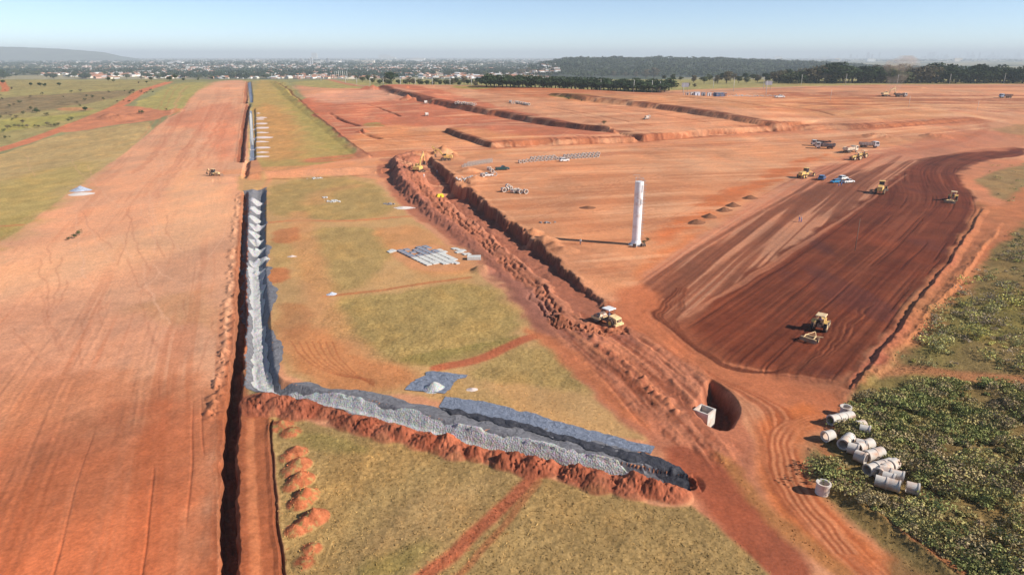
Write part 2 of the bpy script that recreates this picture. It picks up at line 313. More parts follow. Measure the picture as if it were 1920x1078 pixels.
# scrub on the right
SCR = [(1925, 375), (1890, 420), (1850, 470), (1780, 540), (1725, 600), (1690, 660), (1640, 700), (1590, 745), (1555, 800), (1510, 850), (1530, 920), (1600, 990), (1740, 1078), (1860, 1200), (2800, 1400), (3600, 700), (2800, 420), (2200, 330), (1980, 330)]
A(SCR, (134, 114, 76), 1, 2.5, 1, .35, 3, g=1)
A([(1700, 640), (1760, 560), (1860, 540), (1960, 560), (1960, 660), (1850, 620), (1780, 690)], (128, 118, 68), 3, 7, .8, .4, 3, g=1)
A([(1600, 745), (1720, 690), (1820, 720), (1760, 780), (1640, 790)], (140, 124, 74), 2, 4, .7, .3, 2, g=1)
B([(1640, 700), (1720, 690), (1790, 700), (1860, 708), (2000, 722)], (180, 122, 88), 1.6, .85, 1, 1.5)
B([(1530, 830), (1580, 900), (1680, 985), (1800, 1078)], (170, 104, 74), .7, .7, .5, 1.2)
B([(1920, 380), (1880, 425), (1862, 450), (1850, 440)], (196, 116, 80), 3, .9, 1.5, 1.5)
A([(1775, 520), (1842, 470), (1880, 440), (1870, 470), (1820, 510)], (190, 106, 76), 1, 2, .9, .2, 3)
# grass verges beyond the terraces
A([(560, 152), (640, 150), (720, 160), (700, 166), (600, 166), (545, 158)], (172, 158, 104), 2, 4, 1, .15, 20, g=1)
A([(905, 152), (1240, 158), (1500, 140), (2400, 138), (2400, 158), (1700, 158), (1430, 164), (1240, 172), (900, 170), (700, 160), (650, 150)], (166, 156, 104), 2, 5, .9, .25, 18, g=1)
A([(850, 165), (970, 168), (900, 176), (850, 174)], (160, 152, 84), 2, 4, .9, .2, g=1)
A([(1020, 186), (1060, 186), (1120, 196), (1080, 196)], (140, 136, 66), 1, 3, .9, .3, g=1)
A([(680, 232), (712, 228), (722, 238), (690, 240)], (160, 152, 90), 1, 3, .7, .2, g=1)
for yo, c in [(0, (182, 150, 130)), (1.5, (196, 130, 100))]: B([(560, 146 + yo), (640, 158 + yo), (720, 164 + yo), (950, 169 + yo), (1230, 174 + yo), (1330, 172 + yo), (1440, 166 + yo), (1560, 162 + yo), (1900, 160 + yo), (2300, 160 + yo)], c, 4, .9, 1, .3)
# paving yard, sandy spots
A([(725, 470), (800, 455), (905, 470), (905, 500), (830, 512), (760, 500)], (214, 152, 112), 1, 1.5, .8, .1)
print('painted')

# ------------------------------------------------------------ relief
rock = fbm(X / 3, Y / 3, 2, 4)
mrel = np.clip(1.4 - LOD, 0.2, 1)
H += (fbm(X / 7, Y / 7, 5, 4) - .5) * .28 * mrel + (fbm(X / 1.6, Y / 1.6, 6, 3) - .5) * .10 * mrel
H += G * (fbm(X / .7, Y / .7, 1, 3) - .5) * .16 * mrel
# terraces (photo marks are their feet)
def terrace(px, h, backpx, soft=60, edge=.5):
    idx, m = area(px, edge, 1.5, 0); i2 = PL(backpx)
    d, s_, _ = segd(i2, X[idx], Y[idx]); h = h * np.interp(X[idx] / Y[idx], [.30, .40, .62], [1, .62, .3]); H[idx] += m * h * sm(0, soft, -d * s_) if True else 0
def groove(px, w, d, c=(140, 76, 56)):
    idx, m, u, s = band(px, w, w * .6, .8); m = m * (.35 + .65 * sm(.3, .5, n2(s / 22, s * 0, 3))); H[idx] -= m * d * 1.3; paint(idx, m, c, .85)
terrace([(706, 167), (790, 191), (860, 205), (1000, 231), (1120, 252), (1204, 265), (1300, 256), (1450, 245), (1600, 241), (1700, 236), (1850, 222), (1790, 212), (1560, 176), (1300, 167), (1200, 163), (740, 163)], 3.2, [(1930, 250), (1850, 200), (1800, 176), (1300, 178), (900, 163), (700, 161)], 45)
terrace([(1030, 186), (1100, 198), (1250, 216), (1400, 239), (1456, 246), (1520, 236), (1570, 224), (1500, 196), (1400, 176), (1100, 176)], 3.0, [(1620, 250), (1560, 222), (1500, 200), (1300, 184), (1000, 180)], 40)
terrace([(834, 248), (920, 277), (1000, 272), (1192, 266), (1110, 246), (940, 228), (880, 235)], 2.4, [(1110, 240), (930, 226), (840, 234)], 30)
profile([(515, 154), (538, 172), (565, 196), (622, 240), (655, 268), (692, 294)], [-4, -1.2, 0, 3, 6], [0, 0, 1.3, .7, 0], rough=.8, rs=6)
profile([(560, 172), (640, 172), (740, 170)], [-9, -2, 0, 30, 60], [0, 0, -1.5, -1, 0], mode='add')
for px, w, d in [([(618, 212), (640, 226), (672, 236)], 1.1, 1.2), ([(672, 246), (690, 254), (712, 260)], 1.4, 1.2), ([(690, 196), (720, 206), (750, 218)], .8, .8), ([(1000, 205), (1100, 222), (1220, 246)], .6, .4),
                 ([(1090, 205), (1200, 218), (1330, 240)], .6, .4), ([(1010, 212), (1060, 220), (1130, 234)], .5, .4), ([(1150, 186), (1300, 200), (1470, 216)], 1, .5), ([(1200, 184), (1400, 200), (1560, 216)], 1.2, .6),
                 ([(1480, 206), (1530, 212), (1560, 220)], 1.2, .5), ([(1260, 172), (1330, 176), (1370, 178)], 2, 1)]: groove(px, w, d)
idx, m = area([(1380, 184), (1500, 166), (1920, 161), (2300, 165), (2300, 205), (1900, 206), (1700, 202), (1560, 208), (1480, 196)], 8, 6)
w1 = n2(X[idx] / 160 + Y[idx] / 90, Y[idx] / 7, 3) * .6 + n2(X[idx] / 60, Y[idx] / 3.5, 5) * .4; paint(idx, m * sm(.52, .68, w1), (160, 92, 64), .75); paint(idx, m * sm(.44, .3, w1), (228, 168, 128), .65)
# shade on the cut faces and at their feet, painted darker into the soil
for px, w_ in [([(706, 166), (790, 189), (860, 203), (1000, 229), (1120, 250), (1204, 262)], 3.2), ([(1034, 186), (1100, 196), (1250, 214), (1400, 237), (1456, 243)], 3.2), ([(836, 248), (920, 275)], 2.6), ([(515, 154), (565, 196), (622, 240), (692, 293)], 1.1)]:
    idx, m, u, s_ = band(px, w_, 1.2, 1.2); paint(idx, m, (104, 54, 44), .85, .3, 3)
# clawed face of the long front bank
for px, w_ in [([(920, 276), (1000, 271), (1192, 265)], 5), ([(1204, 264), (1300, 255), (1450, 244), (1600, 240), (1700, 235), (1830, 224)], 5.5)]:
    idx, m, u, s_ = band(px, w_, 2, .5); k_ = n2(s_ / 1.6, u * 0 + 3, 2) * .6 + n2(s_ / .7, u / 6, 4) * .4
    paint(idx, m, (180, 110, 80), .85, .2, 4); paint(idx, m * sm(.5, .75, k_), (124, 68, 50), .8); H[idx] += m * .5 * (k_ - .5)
A([(1836, 372), (1870, 392), (1950, 330), (1980, 372), (1880, 450), (1800, 560), (1700, 660), (1660, 690), (1680, 620), (1790, 480)], (186, 118, 84), 2, 3, .9, .3, 3, g=.15)
A([(448, 326), (500, 330), (502, 352), (446, 366)], TAN, 1, 1.5, 1, .2, 3, g=.4)
A([(452, 338), (466, 296), (482, 296), (500, 338)], (206, 140, 104), .6, 1, 1, .2, 4, g=0)
for x, y, r_, h_ in [(688, 167, 6, 4), (700, 168, 6, 3.6), (731, 176, 4, 3.2), (764, 187, 6, 3.4), (776, 188, 7, 1.8), (680, 247, 4, 1.6), (536, 158, 8, 4), (545, 164, 6, 3), (530, 152, 8, 3), (888, 208, 5, 1.6), (1640, 256, 8, 1.8), (1655, 257, 9, 1.6), (1665, 258, 8, 1.2), (1745, 256, 7, 1.6), (1762, 257, 7, 1.3), (1130, 246, 4, 1.6), (1730, 166, 6, 2)]: heap(*P(x, y), r_, h_)
# lit bank in front of the crossing road
profile([(440, 338), (500, 336), (600, 332), (696, 326)], [-40, -16, -6.5, 0, 4], [0, 0, 2.4, .2, 0], rough=.15, rs=3, warp=.8, fade=[(0, .3), (.2, 1), (.9, 1), (1, .7)])
B([(440, 322), (500, 318), (600, 314), (692, 306)], (222, 150, 108), 8, .7, 3, 1, .08)
B([(500, 337), (600, 334), (690, 329)], (128, 88, 52), .6, .6, .8, 1.5)
# trench along the bare strip
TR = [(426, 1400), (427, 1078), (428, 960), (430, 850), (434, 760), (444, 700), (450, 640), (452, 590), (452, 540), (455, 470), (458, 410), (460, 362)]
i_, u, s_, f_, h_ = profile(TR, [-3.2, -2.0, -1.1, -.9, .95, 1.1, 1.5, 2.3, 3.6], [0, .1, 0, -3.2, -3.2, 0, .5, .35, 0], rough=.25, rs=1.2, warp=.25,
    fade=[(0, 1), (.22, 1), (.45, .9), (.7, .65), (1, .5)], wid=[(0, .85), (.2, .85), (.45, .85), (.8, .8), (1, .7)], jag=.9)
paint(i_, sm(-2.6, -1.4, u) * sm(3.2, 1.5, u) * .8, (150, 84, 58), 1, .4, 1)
paint(i_, sm(1.0, 1.3, u) * sm(3.4, 2.2, u) * sm(.3, .36, f_), (218, 128, 90), .9)
# broken spoil along its edge further up
pt = smooth_line(PL([(428, 780), (446, 690), (450, 600), (450, 500), (455, 430), (460, 362)]), 2)
for k in range(120):
    t = k / 119 * (len(pt) - 1); i = int(t); q = pt[i] + (pt[min(i + 1, len(pt) - 1)] - pt[i]) * (t - i)
    heap(q[0] - 1.9 + random.uniform(-1, .9), q[1] + random.uniform(-.9, .9), random.uniform(.4, 1.4), random.uniform(.2, .9), k % 5)
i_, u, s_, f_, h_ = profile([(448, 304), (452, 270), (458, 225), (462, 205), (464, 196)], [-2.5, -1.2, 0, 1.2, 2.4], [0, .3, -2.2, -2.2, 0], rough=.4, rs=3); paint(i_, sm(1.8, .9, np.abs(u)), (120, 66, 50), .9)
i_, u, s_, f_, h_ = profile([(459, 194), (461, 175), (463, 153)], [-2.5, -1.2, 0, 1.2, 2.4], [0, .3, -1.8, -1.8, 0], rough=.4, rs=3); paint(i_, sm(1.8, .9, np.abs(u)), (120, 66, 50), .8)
i_, u, s_, f_, h_ = profile([(460, 334), (462, 314), (463, 302)], [-1.5, -.8, .8, 1.5], [0, -1.5, -1.5, 0], rough=.5)
# lined ditch that turns the corner
DT = [(487, 352), (484, 420), (478, 500), (482, 580), (484, 650), (486, 705), (512, 728), (600, 748), (700, 768), (850, 812), (1000, 848), (1150, 880), (1285, 905)]
profile(DT, [-3.2, -2.4, -.8, .8, 2.4, 3.2], [0, 0, -1.7, -1.7, 0, 0], fade=[(0, .2), (.04, 1), (.97, 1), (1, .5)], sml=1, warp=.1)
profile([(474, 204), (475, 250), (472, 300)], [-1.8, -1.2, 1.2, 1.8], [0, -1, -1, 0]); profile([(468, 153), (469, 175), (470, 192)], [-1.8, -1.2, 1.2, 1.8], [0, -1, -1, 0])
# tipped heaps along the ditch: a continuous scalloped berm
pt = smooth_line(PL([(490, 752), (560, 765), (640, 782), (760, 812), (880, 845), (1000, 872), (1140, 900), (1230, 918), (1268, 928)]), 2)
cum = np.concatenate([[0], np.cumsum(np.hypot(*np.diff(pt, axis=0).T))]); L = cum[-1]; k = 0; s = 0.0
while s < L:
    q = (np.interp(s, cum, pt[:, 0]), np.interp(s, cum, pt[:, 1])); sc = 1.3 if (s < 8 or s > L - 7) else 1
    i_, v = heap(q[0] + random.uniform(-.5, .5), q[1] - .5 + random.uniform(-.8, .7), random.uniform(1.7, 3.3) * sc, random.uniform(.6, 1.4) * sc, k % 7)
    rg = fbm(X[i_] / .35, Y[i_] / .35, 5, 3) - .5; H[i_] += rg * .35 * sm(.05, .4, v)
    paint(i_, sm(.03, .25, v), [(160, 88, 66), (146, 78, 58), (176, 102, 78)][k % 3], .8, .35, .5); G[i_] *= 1 - sm(.03, .25, v); s += random.uniform(.7, 2.6); k += 1
# row of loose heaps on the bottom grass
for x, y, r_, h_ in [(528, 800, 2.4, .8), (545, 812, 2.2, .7), (556, 848, 2.0, .9), (542, 858, 1.8, .6), (562, 872, 2.1, 1.0), (548, 885, 2.0, .7), (565, 900, 2.2, 1.2), (550, 912, 1.8, .7), (575, 930, 2.0, 1.1), (562, 945, 2.0, .8), (590, 972, 2.2, 1.2), (572, 985, 2.0, .9), (555, 995, 1.8, .7), (585, 1030, 1.5, .6), (572, 1055, 1.6, .4)]:
    i_, v = heap(*P(x, y), r_ * .85, h_, int(x) % 7); paint(i_, sm(.03, .22, v) * sm(.3, .5, fbm(X[i_] / .6, Y[i_] / .6, 3, 3)), (190, 112, 80), .95, .25, .6)
i_, u, s_, f_, h_ = profile([(506, 790), (512, 880), (520, 980), (530, 1078), (545, 1300)], [-.8, -.25, 0, .3, .8], [0, .1, -.25, .15, 0], rough=.6); paint(i_, sm(.5, .15, np.abs(u)), (120, 66, 48), .7)
# the big open trench; u runs to the right across it
W_ = [(812, 300), (840, 322), (862, 344), (888, 364), (925, 394), (962, 422), (1000, 448), (1022, 470), (1060, 500), (1100, 540), (1140, 582)][::-1]
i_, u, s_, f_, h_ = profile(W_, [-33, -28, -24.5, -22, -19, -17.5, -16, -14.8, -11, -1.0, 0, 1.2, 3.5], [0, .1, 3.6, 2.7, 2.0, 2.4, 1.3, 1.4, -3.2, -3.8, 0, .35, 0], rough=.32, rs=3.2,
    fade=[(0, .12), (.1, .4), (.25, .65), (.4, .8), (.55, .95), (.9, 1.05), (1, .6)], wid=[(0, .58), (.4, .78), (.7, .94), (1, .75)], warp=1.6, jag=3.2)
paint(i_, sm(-4.5, -2.2, u) * sm(.6, -.2, u) * sm(.02, .12, f_), (120, 66, 54), .85, .3, 2)  # shade of the trench's right wall, darkened into the soil colour
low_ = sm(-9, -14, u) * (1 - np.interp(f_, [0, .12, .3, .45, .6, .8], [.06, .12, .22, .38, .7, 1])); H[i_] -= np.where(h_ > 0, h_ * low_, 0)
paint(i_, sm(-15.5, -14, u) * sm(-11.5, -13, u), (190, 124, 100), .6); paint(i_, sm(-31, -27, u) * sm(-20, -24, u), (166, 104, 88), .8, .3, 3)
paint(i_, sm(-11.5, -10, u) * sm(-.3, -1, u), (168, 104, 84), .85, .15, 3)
w_ = np.interp(f_, [0, .3, .6, 1], [.75, 1, .86, .62])
clod = (fbm(u / 1.3, s_ / 4.0, 3, 4) - .5) * 1.5 + (fbm(u / .8 + s_ / 9, s_ / 1.1, 2, 3) - .5) * .7
H[i_] += clod * sm(-29, -26, u) * sm(-12.5, -14.5, u) * np.interp(f_, [0, .15, .3, .6, 1], [.03, .1, .35, 1, 1])
for a_, b_ in [(-20.5, 1.), (-18, .8), (-15.2, .9)]: mm = np.exp(-((u - a_ - 1.5 * (n2(s_ / 14, s_ * 0, 1) - .5)) / .6) ** 2); H[i_] -= mm * .7 * sm(.25, .6, n2(s_ / 9, u * .2, 5)); paint(i_, mm, (132, 74, 60), .45)
hole = P(835, 345); heap_i = near([hole], 18); d = np.hypot(X[heap_i] - hole[0], (Y[heap_i] - hole[1]) * .8); H[heap_i] -= 1.8 * sm(13, 5, d)
for x, y, r_, h_ in [(832, 288, 7, 3.6), (850, 297, 6, 2.2), (880, 322, 6, 1.8), (893, 336, 5, 1.5), (1024, 452, 4, 1.5), (1040, 462, 3, 1.2), (1056, 470, 4, 1.0), (1000, 436, 3, 1.1), (905, 508, 3, 1.5), (1050, 600, 3, .9)]: heap(*P(x, y), r_, h_)
H[near(PL([(1000, 520), (1160, 700)]), 3)] += 0
i_, u, s_, f_, h_ = profile([(1040, 590), (1100, 645), (1160, 700), (1240, 765), (1300, 820)], [-1.4, -.5, .2, 1, 2], [0, .18, .1, -.15, 0], rough=1.2, rs=1.3, fade=[(0, .3), (.3, .6), (.7, .35), (1, .2)]); paint(i_, sm(1.2, .3, np.abs(u)) * sm(.4, .6, n2(s_ / 1.5, s_ * 0, 3)), (132, 76, 56), .7, .4, .8)
# excavator teeth marks on the chewed strip beside the road bank, herringbone of tyre lugs
idx, m = area([(1110, 640), (1200, 680), (1260, 735), (1250, 760), (1180, 730), (1110, 680)], 1.5, 1.5)
H[idx] += m * .12 * np.sin((X[idx] * .5 + Y[idx]) * 9); 
# chamber pit
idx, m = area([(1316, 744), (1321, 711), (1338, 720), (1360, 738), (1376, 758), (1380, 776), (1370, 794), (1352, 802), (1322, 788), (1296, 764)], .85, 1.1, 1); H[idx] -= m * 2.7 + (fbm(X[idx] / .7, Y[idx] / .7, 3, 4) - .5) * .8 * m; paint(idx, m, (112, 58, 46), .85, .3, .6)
# right-hand margin bank and its gnawed edge
profile([(1600, 745), (1660, 690), (1715, 620), (1790, 540), (1850, 462), (1880, 420)], [-5, -3, 0, .6, 2], [0, .1, .8, .1, 0], rough=.9, rs=2, warp=1.2, fade=[(0, .6), (.6, 1), (1, .2)])
profile([(1520, 850), (1580, 925), (1680, 1000), (1800, 1085)], [-1.4, -.3, .6, 2], [0, .3, .1, 0], rough=1, rs=1.2)
profile([(1540, 905), (1620, 960), (1740, 1050), (1800, 1100)], [-1.4, -.3, .6, 2], [0, .35, .1, 0], rough=1, rs=1.2)
# long shallow tyre ruts on the bare strip and flats
idx, m = area([(-1500, 1500), (-1500, 700), (0, 458), (215, 296), (345, 206), (400, 152), (470, 150), (458, 420), (446, 740), (430, 1400)], 1, 1)
gd = smooth_line(PL([(300, 1500), (320, 1000), (340, 760), (370, 520), (400, 330), (432, 160)]), 2); d, s_, a_ = segd(gd, X[idx] + 3 * WL[idx], Y[idx]); u = d * s_
w1 = n2(u / 3.2, a_ / 70, 1) * .5 + n2(u / .9, a_ / 30, 2) * .3 + n2(u / .35, a_ / 14, 3) * .2; lowp = sm(150, 70, Y[idx]) * .6 + .4
paint(idx, m * lowp * sm(.52, .7, w1), (198, 112, 76), .55); paint(idx, m * lowp * sm(.45, .28, w1), (232, 160, 124), .4); C[idx] *= (1 - .12 * m * sm(110, 70, Y[idx]))[:, None]; H[idx] += m * .10 * (n2(u / .5, a_ / 12, 4) - .5) * lowp * sm(.4, .7, n2(u / 6, a_ / 40, 6))
for off in (-3, 1.2, 2.9, 9, -11): mm = m * np.exp(-((u - off - 1.2 * (n2(a_ / 25, a_ * 0 + off, 2) - .5)) / .14) ** 2) * sm(.4, .65, n2(a_ / 18, a_ * 0 + off, 5)) * sm(110, 70, Y[idx]); H[idx] -= mm * .08; paint(idx, mm, (160, 84, 56), .45)
idx, m = area([(1060, 575), (1150, 600), (1230, 640), (1330, 715), (1300, 740), (1300, 800), (1420, 850), (1400, 900), (1250, 830), (1150, 760), (1040, 640)], 2, 3); gd = smooth_line(PL([(1040, 560), (1130, 640), (1220, 720), (1330, 830), (1420, 940)]), 2)
d, s_, a_ = segd(gd, X[idx] + 1.2 * WL[idx] * 4, Y[idx] + WY[idx]); u = d * s_; w1 = n2(u / 1.6, a_ / 22, 1) * .5 + n2(u / .5, a_ / 9, 2) * .5; lug = n2(u / 1.2, a_ / .5, 3)
paint(idx, m * sm(.52, .7, w1), (226, 142, 106), .6); paint(idx, m * sm(.46, .28, w1), (138, 74, 54), .7); H[idx] += m * (.28 * (w1 - .5) + .12 * (lug - .5) * sm(.5, .65, n2(u / 2.5, a_ / 14, 6)) + .35 * (fbm(X[idx] / 1.1, Y[idx] / 1.1, 4, 3) - .5))
for k in range(26):
    f = k / 25; q = np.array(P(1075 + 215 * f, 612 + 175 * f)) + np.random.RandomState(k).normal(size=2) * .7; heap(q[0], q[1], .5 + .9 * random.random(), .25 + .45 * random.random(), k % 6)
A([(-900, 1400), (-300, 900), (60, 800), (240, 760), (400, 820), (410, 1400)], (190, 98, 64), 5, 9, .45, .4, 5)
# wind-streaked and worn patches over all the bare soil
gd = smooth_line(PL([(600, 300), (1000, 280), (1500, 262), (1830, 232)]), 2); idx, m = area([(560, 170), (1500, 175), (1900, 170), (1900, 250), (1600, 285), (1240, 480), (1140, 560), (860, 350), (700, 300)], 3, 4)
d, s_, a_ = segd(gd, X[idx] + 5 * WL[idx], Y[idx]); u = d * s_; w1 = n2(u / 4, a_ / 60, 2) * .45 + n2(u / 1.4, a_ / 34, 3) * .3 + n2(X[idx] / 12 - Y[idx] / 60, Y[idx] / 9, 4) * .25
paint(idx, m * sm(.54, .72, w1), (184, 112, 78), .5); paint(idx, m * sm(.45, .27, w1), (238, 178, 142), .55)
A([(-900, 600), (0, 470), (180, 450), (300, 415), (340, 330), (420, 330), (440, 420), (380, 460), (260, 500), (120, 540), (0, 560), (-600, 720)], (242, 182, 146), 7, 6, .5, .06, 20)
bare = 1 - G; v1 = fbm(X / 26, Y / 44, 4, 3) - .5; v2 = fbm(X / 6, Y / 10, 7, 4) - .5; v3 = fbm(X / 1.3, Y / 1.8, 2, 3) - .5
C *= (1 + bare * (.75 * v1 + .55 * v2 + .40 * v3 * np.clip(1.3 - LOD, .1, 1)) * .62)[:, None]; red = bare * np.clip(v2 * 2.2 + v1 * 2, -.6, .8)
C *= 1.04; C[:, 2] *= 1 - .05 * bare; C[:, 1] *= 1 + .012 * bare; C[:, 1] *= 1 - .08 * red; C[:, 2] *= 1 - .15 * red
gv = fbm(X / 2.2, Y / 4, 3, 4) - .5; C *= (1 + G * gv * .5)[:, None]; dry = G * np.clip(fbm(X / 5, Y / 8, 5, 3) - .42, 0, 1); C[:, 0] *= 1 + .5 * dry; C[:, 1] *= 1 + .25 * dry
for k in range(34):
    x0, y0 = random.uniform(930, 1300), random.uniform(300, 440); L_ = random.uniform(80, 260); sl = random.uniform(.1, .55)
    B([(x0, y0), (x0 + L_ * .5, y0 - L_ * .5 * sl * .8), (x0 + L_, y0 - L_ * sl)], random.choice([(178, 110, 80), (232, 172, 136), (190, 120, 86)]), .22, .4, .2, 1.2)
for k in range(40):
    x0, y0 = random.uniform(60, 420), random.uniform(330, 700); L_ = random.uniform(-160, 160); dy = random.uniform(30, 120)
    B([(x0, y0), (x0 + L_ * .3, y0 - dy * .5), (x0 + L_ * .4, y0 - dy)], random.choice([(190, 122, 92), (240, 186, 154)]), .2, .35, .2, 1.2)
for k in range(30):
    x0 = random.uniform(310, 450); y0 = random.uniform(200, 320)
    B([(x0 - 60, y0 + 60), (x0 - 25, y0 + 20), (x0 + 12, y0 - 45)], random.choice([(196, 118, 88), (236, 174, 140)]), .6, .3, .5, 2)
for k in range(34):
    x0, y0 = random.uniform(600, 1150), random.uniform(195, 285)
    B([(x0, y0), (x0 + 60, y0 + random.uniform(-6, 14)), (x0 + 130, y0 + random.uniform(0, 24))], random.choice([(172, 96, 72), (222, 150, 116)]), .8, .35, .6, 3)
print('relief done', N)

Z = z0(Y) + H
gridZ = Z.reshape(NR, NC)
def surf(x, y):
    """height of the finished ground"""
    x = np.atleast_1d(np.asarray(x, float)); y = np.atleast_1d(np.asarray(y, float))
    r = np.interp(y, rowsY, np.arange(NR)); c = np.interp(x / y, colsT, np.arange(NC))
    r0 = np.clip(r.astype(int), 0, NR - 2); c0 = np.clip(c.astype(int), 0, NC - 2); fr = r - r0; fc = c - c0
    return (gridZ[r0, c0] * (1 - fc) + gridZ[r0, c0 + 1] * fc) * (1 - fr) + (gridZ[r0 + 1, c0] * (1 - fc) + gridZ[r0 + 1, c0 + 1] * fc) * fr
def hz(x, y): return float(surf(x, y)[0])

def tag(o, label=None, cat=None, group=None, kind=None):
    if label: o['label'] = label
    if cat: o['category'] = cat; o['kind'] = 'thing'
    if group: o['group'] = group
    if kind: o['kind'] = kind
    return o
def np_mesh(name, co, faces, mat, smooth=True, attrs=None):
    me = bpy.data.meshes.new(name); co = np.asarray(co, np.float32); faces = np.asarray(faces, np.int32); nf, k = faces.shape
    me.vertices.add(len(co)); me.vertices.foreach_set('co', co.ravel())
    me.loops.add(nf * k); me.loops.foreach_set('vertex_index', faces.ravel())
    me.polygons.add(nf); me.polygons.foreach_set('loop_start', np.arange(0, nf * k, k, dtype=np.int32)); me.polygons.foreach_set('loop_total', np.full(nf, k, np.int32))
    me.polygons.foreach_set('use_smooth', np.full(nf, smooth)); me.update(calc_edges=True)
    for n_, (tp, arr) in (attrs or {}).items():
        a = me.attributes.new(n_, tp, 'POINT'); a.data.foreach_set('color' if tp == 'FLOAT_COLOR' else 'value', np.asarray(arr, np.float32).ravel())
    o = bpy.data.objects.new(name, me); COL.objects.link(o)
    if mat:
        for m_ in (mat if isinstance(mat, (list, tuple)) else [mat]): me.materials.append(m_)
    return o

class NT:
    def __init__(s, name):
        s.m = bpy.data.materials.new(name); s.m.use_nodes = True; s.t = s.m.node_tree; s.b = s.t.nodes['Principled BSDF']
    def n(s, tp, **kw):
        o = s.t.nodes.new(tp)
        for k, v in kw.items():
            if k in o.inputs: o.inputs[k].default_value = v
            else: setattr(o, k, v)
        return o
    def l(s, a, b): s.t.links.new(a, b)
def mixc(nt, f, a, b, mode='MIX'):
    m = nt.n('ShaderNodeMix', data_type='RGBA', blend_type=mode)
    for sock, v in ((m.inputs[0], f), (m.inputs[6], a), (m.inputs[7], b)):
        if hasattr(v, 'is_linked') or hasattr(v, 'links'): nt.l(v, sock)
        else: sock.default_value = v if not isinstance(v, tuple) else (*v, 1)
    return m.outputs[2]
def ground_mat():
    nt = NT('soil_and_grass'); b = nt.b
    ac = nt.n('ShaderNodeAttribute', attribute_name='tint'); ag = nt.n('ShaderNodeAttribute', attribute_name='grassy')
    geo = nt.n('ShaderNodeNewGeometry')
    n1 = nt.n('ShaderNodeTexNoise', Scale=2.2, Detail=6.0, Roughness=.65); nt.l(geo.outputs['Position'], n1.inputs['Vector'])
    n2_ = nt.n('ShaderNodeTexNoise', Scale=.55, Detail=5.0, Roughness=.6); nt.l(geo.outputs['Position'], n2_.inputs['Vector'])
    r1 = nt.n('ShaderNodeMapRange'); r1.inputs[1].default_value = .28; r1.inputs[2].default_value = .72; r1.inputs[3].default_value = .80; r1.inputs[4].default_value = 1.2; nt.l(n1.outputs[0], r1.inputs[0])
    r2 = nt.n('ShaderNodeMapRange'); r2.inputs[1].default_value = .3; r2.inputs[2].default_value = .7; r2.inputs[3].default_value = .9; r2.inputs[4].default_value = 1.1; nt.l(n2_.outputs[0], r2.inputs[0])
    mu = nt.n('ShaderNodeMath', operation='MULTIPLY'); nt.l(r1.outputs[0], mu.inputs[0]); nt.l(r2.outputs[0], mu.inputs[1])
    soil = nt.n('ShaderNodeVectorMath', operation='SCALE'); nt.l(ac.outputs['Color'], soil.inputs[0]); nt.l(mu.outputs[0], soil.inputs['Scale'])
    # grass: tufts of dry straw and darker green between
    n3 = nt.n('ShaderNodeTexNoise', Scale=1.5, Detail=8.0, Roughness=.75); nt.l(geo.outputs['Position'], n3.inputs['Vector'])
    cr = nt.n('ShaderNodeValToRGB'); cr.color_ramp.elements[0].position = .36; cr.color_ramp.elements[0].color = (.66, .66, .58, 1); cr.color_ramp.elements[1].position = .66; cr.color_ramp.elements[1].color = (1.27, 1.25, 1.2, 1); nt.l(n3.outputs[0], cr.inputs[0])
    gr = mixc(nt, 1.0, ac.outputs['Color'], cr.outputs[0], 'MULTIPLY')
    nt.l(mixc(nt, ag.outputs['Fac'], soil.outputs[0], gr), b.inputs['Base Color'])
    b.inputs['Roughness'].default_value = .95; b.inputs['Specular IOR Level'].default_value = .1
    bp = nt.n('ShaderNodeBump', Strength=.5, Distance=.12); nt.l(n1.outputs[0], bp.inputs['Height'])
    bp2 = nt.n('ShaderNodeBump', Distance=.45); nt.l(n3.outputs[0], bp2.inputs['Height']); nt.l(bp.outputs[0], bp2.inputs['Normal'])
    mg = nt.n('ShaderNodeMath', operation='MULTIPLY'); mg.inputs[1].default_value = .45; nt.l(ag.outputs['Fac'], mg.inputs[0]); nt.l(mg.outputs[0], bp2.inputs['Strength'])
    nt.l(bp2.outputs[0], b.inputs['Normal'])
    return nt.m
ii = (np.arange(NR - 1)[:, None] * NC + np.arange(NC - 1)[None, :]).ravel()
ground = np_mesh('ground', np.column_stack([X, Y, Z]), np.column_stack([ii, ii + 1, ii + NC + 1, ii + NC]), ground_mat(), True,
                 {'tint': ('FLOAT_COLOR', np.column_stack([np.clip(C, .01, .9), np.ones(N)])), 'grassy': ('FLOAT', np.clip(G, 0, 1))})
tag(ground, 'red laterite earthworks with grass fields and scrub around them', 'ground', kind='structure')

